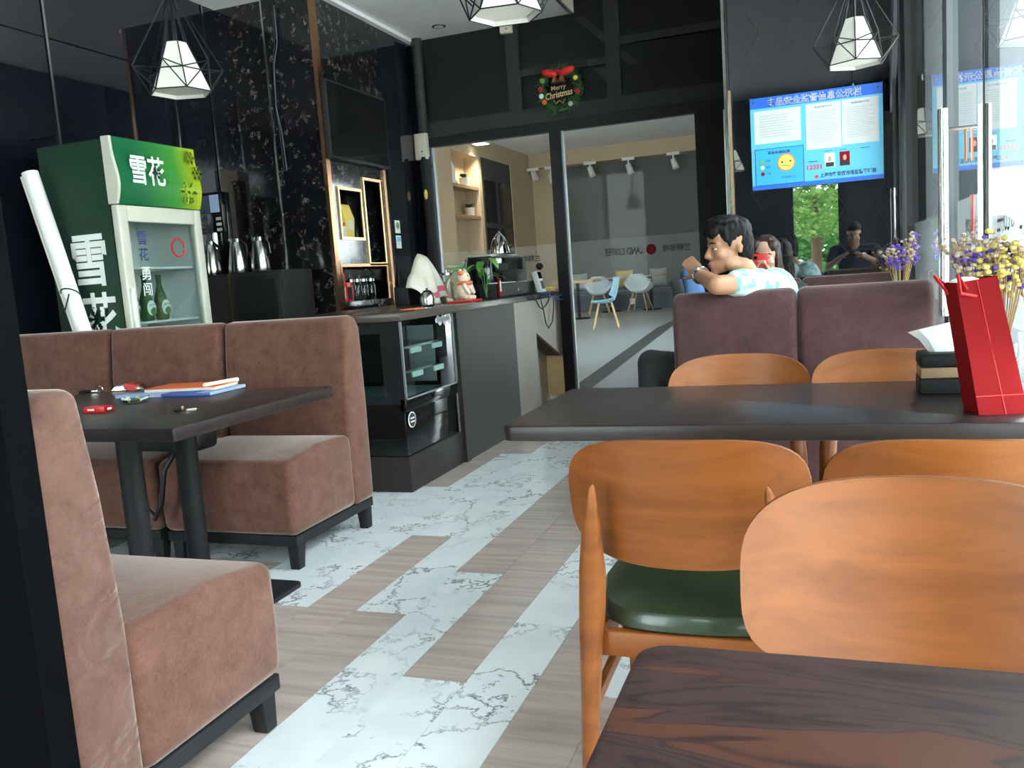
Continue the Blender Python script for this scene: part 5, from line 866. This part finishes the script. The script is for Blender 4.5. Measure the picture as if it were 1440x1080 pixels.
# dried flower bouquets
def bouquet(label, P, h, spread, seed, cols, vase=True, n=26):
    rr = random.Random(seed); t = thing('dried_flowers', label, 'flowers', tuple(P)); st = MB(); bl = {}
    if vase: MB().lathe([(.03, 0), (.034, .01), (.03, .09), (.036, .15), (.034, .15), (.028, .09), (.03, .015)], n=20, cap=True).build('glass_vase', 'clear_glass', t)
    for k in range(n):
        a = rr.random()*2*PI; r_ = spread*math.sqrt(rr.random()); tip = Vector((r_*math.cos(a), r_*math.sin(a), h*rr.uniform(.72, 1.0))); st.tube([(rr.uniform(-.015, .015), rr.uniform(-.015, .015), .01), tip*.45+Vector((0, 0, h*.12)), tip], .0016, 4)
        mt = cols[k % len(cols)]; mb = bl.setdefault(mt, MB())
        for j in range(9):
            q = tip + Vector((rr.gauss(0, .016), rr.gauss(0, .016), rr.gauss(0, .018))); s_ = rr.uniform(.005, .011)
            mb.ell(q, (s_, s_, s_*.8), 6); 
            if mt == 'dry_beige': st.tube([tip-Vector((0, 0, .04)), q], .0009, 3)
    st.build('stems', 'dry_stem', t, kind='stuff')
    for mt, mb in bl.items(): mb.build('blossoms', mt, t, kind='stuff')
bouquet('dried yellow and purple flowers in a glass vase behind the red bag', (.442, 2.52, .7505), .40, .055, 11, ['dry_yellow', 'dry_yellow', 'purple', 'dry_beige', 'dry_yellow'], n=30)
bouquet('dried beige sprigs and purple flowers beside the tissue box', (.425, 2.84, .7505), .42, .06, 21, ['dry_beige', 'dry_beige', 'purple', 'dry_beige'], n=20)
bouquet('dried purple flowers in a vase on the booth table by the window', (.38, 4.72, .7505), .46, .07, 31, ['purple', 'purple', 'dry_beige', 'purple', 'dry_beige'], n=30)
# blue bag on the man's table
c = on_y(980, 402, 4.52); t = thing('backpack', 'blue backpack with black side panel on the table by the man', 'bag', (c.x, 4.52, .7505), .25); MB().loft([[Vector((x*.06-.0, y*.07, 0)) for x, y in ((-1, -1), (1, -1), (1, 1), (-1, 1))], [Vector((x*.06-.01, y*.07, .2)) for x, y in ((-1, -1), (1, -1), (1, 1), (-1, 1))], [Vector((x*.045-.035, y*.05, .395)) for x, y in ((-1, -1), (1, -1), (1, 1), (-1, 1))]]).build('body', 'bag_blue', t, bevel=.03, seg=3); MB().bx(-.1, -.04, -.078, -.068, .22, .35, Matrix.Rotation(-.12, 4, 'Y')).build('side_panel', 'bag_black', t, bevel=.008); MB().tube([(.06, -.06, .05), (.10, -.07, .18), (.06, -.05, .33)], .012, 8, flat=.4).build('strap', 'bag_blue', t)
# ------------------------------------------------------------------ furniture in the room beyond
ZF = .25
def shell_chair(label, P, rz, mt, arms):
    t = thing('shell_chair', label, 'chair', tuple(P), rz, 'plastic shell chairs beyond the partition'); mb = MB(); vs = []; nu, nv = 12, 14
    for j in range(nv+1):
        f = j/nv; pr = [(.22, .42), (.10, .40), (-.06, .40), (-.15, .44), (-.20, .56), (-.235, .70), (-.25, .80)]; k = f*(len(pr)-1); i0 = min(int(k), len(pr)-2); g = k-i0; y = pr[i0][0]*(1-g)+pr[i0+1][0]*g; z = pr[i0][1]*(1-g)+pr[i0+1][1]*g
        hw = .22+(.08*math.sin(PI*min(1, f*1.15)) if arms else .0); 
        if f > .75: hw *= 1-.5*((f-.75)/.25)**2
        for i in range(nu+1):
            u = -1+2*i/nu; lift = (abs(u)**3)*(.20 if arms else .05)*math.sin(PI*min(1, .15+f*.9)); vs.append((hw*u, y+abs(u)**2*(.10 if f > .5 else 0), z+lift*(1 if f < .65 else .4)))
    mb.add(vs, [(j*(nu+1)+i, j*(nu+1)+i+1, (j+1)*(nu+1)+i+1, (j+1)*(nu+1)+i) for j in range(nv) for i in range(nu)]); o = mb.build('shell', mt, t); solidify(o, .012)
    for sx in (-1, 1):
        for sy in (-1, 1): MB().cyl((sx*.22, sy*.2, 0), (sx*.11, sy*.10, .40), .011, .014, 10).build('leg', 'pine', t)
    MB().tube([(-.13, -.12, .34), (.13, .12, .34)], .005, 6).build('brace', 'steel', t); MB().tube([(.13, -.12, .34), (-.13, .12, .34)], .005, 6).build('brace', 'steel', t)
c = on_z(843, 441, ZF); shell_chair('white shell armchair with wooden legs beside the yellow cushion, half behind the blue chair', (c.x, c.y, ZF), .3, 'shell_white', True); c1_ = c
c = on_z(853, 461, ZF); shell_chair('light blue shell chair seen from the side beyond the partition', (c.x, c.y, ZF), PI/2+.2, 'shell_blue', False)
c = on_z(901, 438, ZF); shell_chair('white shell armchair with wooden legs below the lettering', (c.x, c.y, ZF), -.15, 'shell_white', True); c3_ = c
t = thing('wall_bench', 'long grey upholstered bench along the far grey wall', 'bench', (-3.5, 19.5, ZF)); MB().bx(-2.1, 3.3, -.25, .28, 0, .40).build('base', 'far_bench', t); MB().bx(-2.1, 3.3, -.27, .28, .405, .47).build('seat', 'far_bench', t, bevel=.02)
for x in (-.55, .5, 1.4): MB().bx(x, x+.12, -.256, -.25, .12, .25).build('socket', 'white_plastic', t)
for i, (px, py, mt, lb_) in enumerate([(877, 399, 'cushion_yellow', 'yellow cushion on the far bench between the white chairs'), (986, 396, 'cushion_yellow', 'yellow cushion on the far bench behind the man'), (925, 396, 'cushion_grey', 'pale grey cushion on the far bench beside the round table'), (813, 398, 'cushion_grey', 'pale grey cushion on the far bench next to the mullion')]):
    x_ = on_y(px, py, 19.55).x; t = thing('cushion', lb_, 'cushion', (x_, 19.62, ZF+.49), .0, 'cushions on the far bench'); s_ = MB(); 
    vs = []; n = 10
    for sd in (1, -1):
        for a in range(n+1):
            for b in range(n+1):
                u, v = -1+2*a/n, -1+2*b/n; th = .07*max(0, (1-u**4)*(1-v**4))**.6; vs.append((u*.21*(1-.08*(1-v*v)), sd*th-.0+.12*(v*.5), .20+v*.20*(1-.08*(1-u*u))))
    K = (n+1)**2; fs = []
    for a in range(n):
        for b in range(n): q = (a*(n+1)+b, a*(n+1)+b+1, (a+1)*(n+1)+b+1, (a+1)*(n+1)+b); fs.append(q); fs.append(tuple(K+k for k in reversed(q)))
    s_.add(vs, fs).build('cover', mt, t); MB().ell((0, -.075, .2), (.008, .008, .008), 8).build('button', mt, t)
for i, (px, yy) in enumerate(((858, 18.7), (915, 18.7), (812, 16.5))):
    x_ = on_y(px, 395, yy).x; t = thing('cafe_table', ['round pine table behind the white chair left of the lettering emblem', 'round pine table before the pale grey cushion', 'square pine table by the mullion in the far room'][i], 'table', (x_, yy, ZF)); (MB().lathe([(.38, .72), (.40, .735), (.40, .75)], n=32) if i < 2 else MB().bx(-.4, .4, -.35, .35, .71, .76)).build('tabletop', 'pine', t); MB().cyl((0, 0, .02), (0, 0, .72), .03, n=14).build('column', 'black_paint', t); MB().lathe([(.22, 0), (.20, .02), (.04, .03)], n=24).build('foot', 'black_paint', t)
for i, (px, py, lb_) in enumerate([(750, 246, 'white wall spot lamp nearest the beige column'), (775, 250, 'white track spotlight beside the beige column lamp'), (830, 240, 'white track spotlight left of the lettering, by the mullion'), (884, 236, 'white track spotlight above the lettering'), (947, 229, 'white track spotlight nearest the man\'s head')]):
    p = on_y(px, py, 19.3); t = thing('track_spotlight', lb_, 'spotlight', (p.x, 19.3, p.z-.12), 0, 'track spotlights under the beige beam'); MB().bx(-.14, .14, -.03, .03, 3.56-p.z+.12, 3.62-p.z+.12).build('track_adapter', 'white_plastic', t); MB().cyl((0, 0, .1), (0, 0, 3.57-p.z+.12), .02, n=10).build('stem', 'white_plastic', t); MB().cyl((.05, 0, 0), (-.02, .05, .2), .075, .06, 16).build('lamp_head', 'white_plastic', t); MB().cyl((.055, 0, -.012), (.05, 0, 0), .06, n=16).build('lens', 'paper', t)
# notices on the beige column, goods on the shelves, palm
for i, (px, py, w2, h2, hd_) in enumerate(((732, 305, .14, .2, None), (737, 322, .22, .38, 'poster_blue'))):
    p = on_y(px, py, 19.6); t = thing('wall_notice', ['small white notice pinned on the beige column', 'white notice with a blue header on the beige column'][i], 'notice', (p.x, 19.61, p.z-h2)); MB().bx(-w2, w2, -.012, 0, 0, 2*h2).build('sheet', 'paper', t)
    if hd_: MB().bx(-w2, w2, -.016, -.0125, 2*h2-.2, 2*h2).build('header', hd_, t)
ys_ = (y1s+y2s)/2
for i, (py, dy) in enumerate(((262, .0), (303, .15))):
    zz = on_x(655, py, XS-.1).z+.003; t = thing('potted_plant', ['small leafy plant in a white pot on the upper shelf', 'small dark plant in a cream box on the lower shelf'][i], 'plant', (XS-.14, ys_+.25+dy, zz)); MB().lathe([(.09, 0), (.11, .16), (.10, .16), (.09, .14)]).build('pot', 'white_plastic', t); rr = random.Random(i); lf = MB()
    for k in range(26): a = rr.random()*6.28; leaf(lf, (0, 0, .15), (math.cos(a), math.sin(a), rr.uniform(.3, 1.6)), rr.uniform(.12, .2), .04, .3)
    lf.build('foliage', 'leaf_dark', t, kind='stuff')
zz = on_x(655, 262, XS-.1).z+.003; t = thing('ceramic_bottle', 'white angular bottle beside the plant on the upper shelf', 'bottle', (XS-.13, y1s+.22, zz)); MB().lathe([(.10, 0), (.10, .28), (.04, .42), (.03, .55), (.035, .56)], n=6).build('body', 'letter_white', t); MB().lathe([(.02, .56), (.02, .6)]).build('stopper', 'pine', t)
p = on_y(672, 352, 8.6); t = thing('potted_palm', 'potted palm with brown trunk beyond the glass behind the faucet', 'plant', (p.x, 8.6, .06)); MB().lathe([(.17, 0), (.22, .4), (.20, .4), (.17, .36)], n=24).build('pot', 'counter_base', t); MB().tube([(0, 0, .3), (.02, 0, .8), (.0, .0, 1.28)], [.05, .06, .045], 12).build('trunk', 'bark', t); rr = random.Random(4)
for k in range(11):
    a = k*.61; f_ = MB(); d_ = Vector((math.cos(a), math.sin(a), 1.0-.09*k)); 
    for j in range(9):
        q = Vector((0, 0, 1.26))+d_*(.045*j)-Vector((0, 0, .010*j*j*.5)); leaf(f_, q, (d_.x-d_.y*.7, d_.y+d_.x*.7, .1), .17-.006*j, .012, .5); leaf(f_, q, (d_.x+d_.y*.7, d_.y-d_.x*.7, .1), .17-.006*j, .012, .5)
    f_.tube([(0, 0, 1.24), Vector((0, 0, 1.26))+d_*.38-Vector((0, 0, .33))*.6], .005, 5); f_.build('frond', 'leaf_green', t)
# ------------------------------------------------------------------ outside: added shading canopy, street trees, buildings
ca_ = struct('roof_canopy_added', 'facade_grey', XG+.06, XG+1.25, -3.7, 20, 3.76, 3.9)  # unseen canopy, added to keep steep daylight off the window side
struct('wall_outside_pier', 'facade_grey', XG+.14, 1.75, 7.7, 8.1, 0, 4.6)
def tree(label, P, h, r, seed, mt):
    rr = random.Random(seed); t = thing('street_tree', label, 'tree', tuple(P)); MB().tube([(0, 0, 0), (.05, .03, h*.3), (0, 0, h*.62)], [.14, .11, .06], 10).build('trunk', 'bark', t); cr = MB()
    for k in range(5000):
        d = Vector((rr.gauss(0, 1), rr.gauss(0, 1), rr.gauss(0, 1))).normalized()*r*rr.uniform(.55, 1)**.6; c = Vector((d.x, d.y, h*.66+d.z*.8)); n_ = Vector((rr.uniform(-1, 1), rr.uniform(-1, 1), rr.uniform(-1, 1))).normalized(); u, v, _ = frame_of(n_); s_ = rr.uniform(.05, .1); cr.add([c-u*s_, c-v*s_*.6, c+u*s_, c+v*s_*.6], [(0, 1, 2, 3)])
    cr.build('crown', mt, t, smooth=False, kind='stuff')
for i, (x, y, h, r, mt) in enumerate([(6.4, 26, 3.4, 1.1, 'leaf_light'), (6.5, 9, 6, 2.0, 'leaf_green'), (6.3, 1.5, 6, 2.0, 'leaf_green'), (-1.0, -8.2, 4.2, 1.5, 'leaf_light'), (3.2, -7.2, 4.6, 1.6, 'leaf_green')]):
    tree(['pale leafy street tree far along the pavement outside the shop window', 'green street tree outside opposite the mirror wall', 'green street tree outside opposite the long table', 'pale green tree behind the rear window, reflected in the mirror wall', 'green tree outside the rear wall corner', 'green tree outside the wide rear window'][i], (x, y, -.05), h, r, 40+i, mt)
def block(label, x0, x1, y0, y1, h, mt, face):
    t = thing('building', label, 'building', ((x0+x1)/2, (y0+y1)/2, -.05)); box('wall', mt, x0, x1, y0, y1, -.05, h, t, smooth=False); box('roof', 'facade_grey', x0-.2, x1+.2, y0-.2, y1+.2, h, h+.3, t, smooth=False)
    for k in range(3):
        for j in range(5):
            if face == 'x': yy = y0+(y1-y0)*(j+.25)/5; w_o = box('window', 'facade_grey', x0-.05, x0+.02, yy, yy+(y1-y0)*.1, .9+k*3, 2.6+k*3, t, smooth=False); box('pane', 'black_gloss', x0-.06, x0-.05, yy+.1, yy+(y1-y0)*.1-.1, 1.0+k*3, 2.5+k*3, w_o, smooth=False)
            else: xx = x0+(x1-x0)*(j+.25)/5; w_o = box('window', 'facade_grey', xx, xx+(x1-x0)*.1, y0-.05, y0+.02, .9+k*3, 2.6+k*3, t, smooth=False); box('pane', 'black_gloss', xx+.1, xx+(x1-x0)*.1-.1, y0-.06, y0-.05, 1.0+k*3, 2.5+k*3, w_o, smooth=False)
block('white building across the street outside the shop window', 15, 20, -14, 16, 9, 'facade_white', 'x')
block('pale building at the far end of the street outside', 3.5, 16, 34, 38, 10, 'facade_white', 'y')
hedge = MB(); rr = random.Random(8)
for k in range(7000): c = Vector((rr.uniform(-2, 2), -10.5+rr.gauss(0, .35), rr.uniform(0, 2.6))); n_ = Vector((rr.uniform(-1, 1), 1, rr.uniform(-1, 1))).normalized(); u, v, _ = frame_of(n_); s_ = rr.uniform(.05, .1); hedge.add([c-u*s_, c-v*s_*.6, c+u*s_, c+v*s_*.6], [(0, 1, 2, 3)])
hedge.build('hedge', 'leaf_green', smooth=False, kind='stuff', label='dense green hedge outside the rear windows', cat='hedge')
# the lit downlight by the shelf wall beyond the partition
p = on_x(676, 203, -6.1); t = thing('ceiling_downlight', 'lit square downlight in the far ceiling above the shelf wall', 'downlight', (p.x, p.y, p.z)); MB().bx(-.15, .15, -.15, .15, .006, 3.95-p.z).build('housing', 'white_plastic', t); MB().bx(-.12, .12, -.12, .12, 0, .006).build('lens', 'downlight_glow', t)
l = bpy.data.lights.new('far_downlight', 'SPOT'); l.energy = 170; l.spot_size = 2.2; l.spot_blend = .8; l.shadow_soft_size = .1; l.color = (1, .85, .65); o = bpy.data.objects.new('far_downlight', l); COL.objects.link(o); o.location = (p.x, p.y, p.z-.02)
import numpy as np,sys
sys.path.insert(0,'/workdir/tmp')
def rot(p):
    yaw,pitch,roll=p
    fw=np.array([np.sin(yaw)*np.cos(pitch),np.cos(yaw)*np.cos(pitch),np.sin(pitch)])
    r=np.array([np.cos(yaw),-np.sin(yaw),0]); u=np.cross(r,fw)
    c,s=np.cos(roll),np.sin(roll)
    return np.array([c*r+s*u,-(-s*r+c*u),fw])
R=rot([-0.35017,-0.12354,-0.07088]); F=1204.3
H=1.2
C=np.array([0,0,H])
def ray(x,y): 
    d=R.T@np.array([(x-720)/F,(y-540)/F,1]); return d
def onz(x,y,z): d=ray(x,y); return C+d*((z-C[2])/d[2])
def ony(x,y,Y): d=ray(x,y); return C+d*((Y)/d[1])
def onx(x,y,X): d=ray(x,y); return C+d*((X)/d[0])
def pj(P): q=R@(np.array(P)-C); return q[0]/q[2]*F+720,q[1]/q[2]*F+540
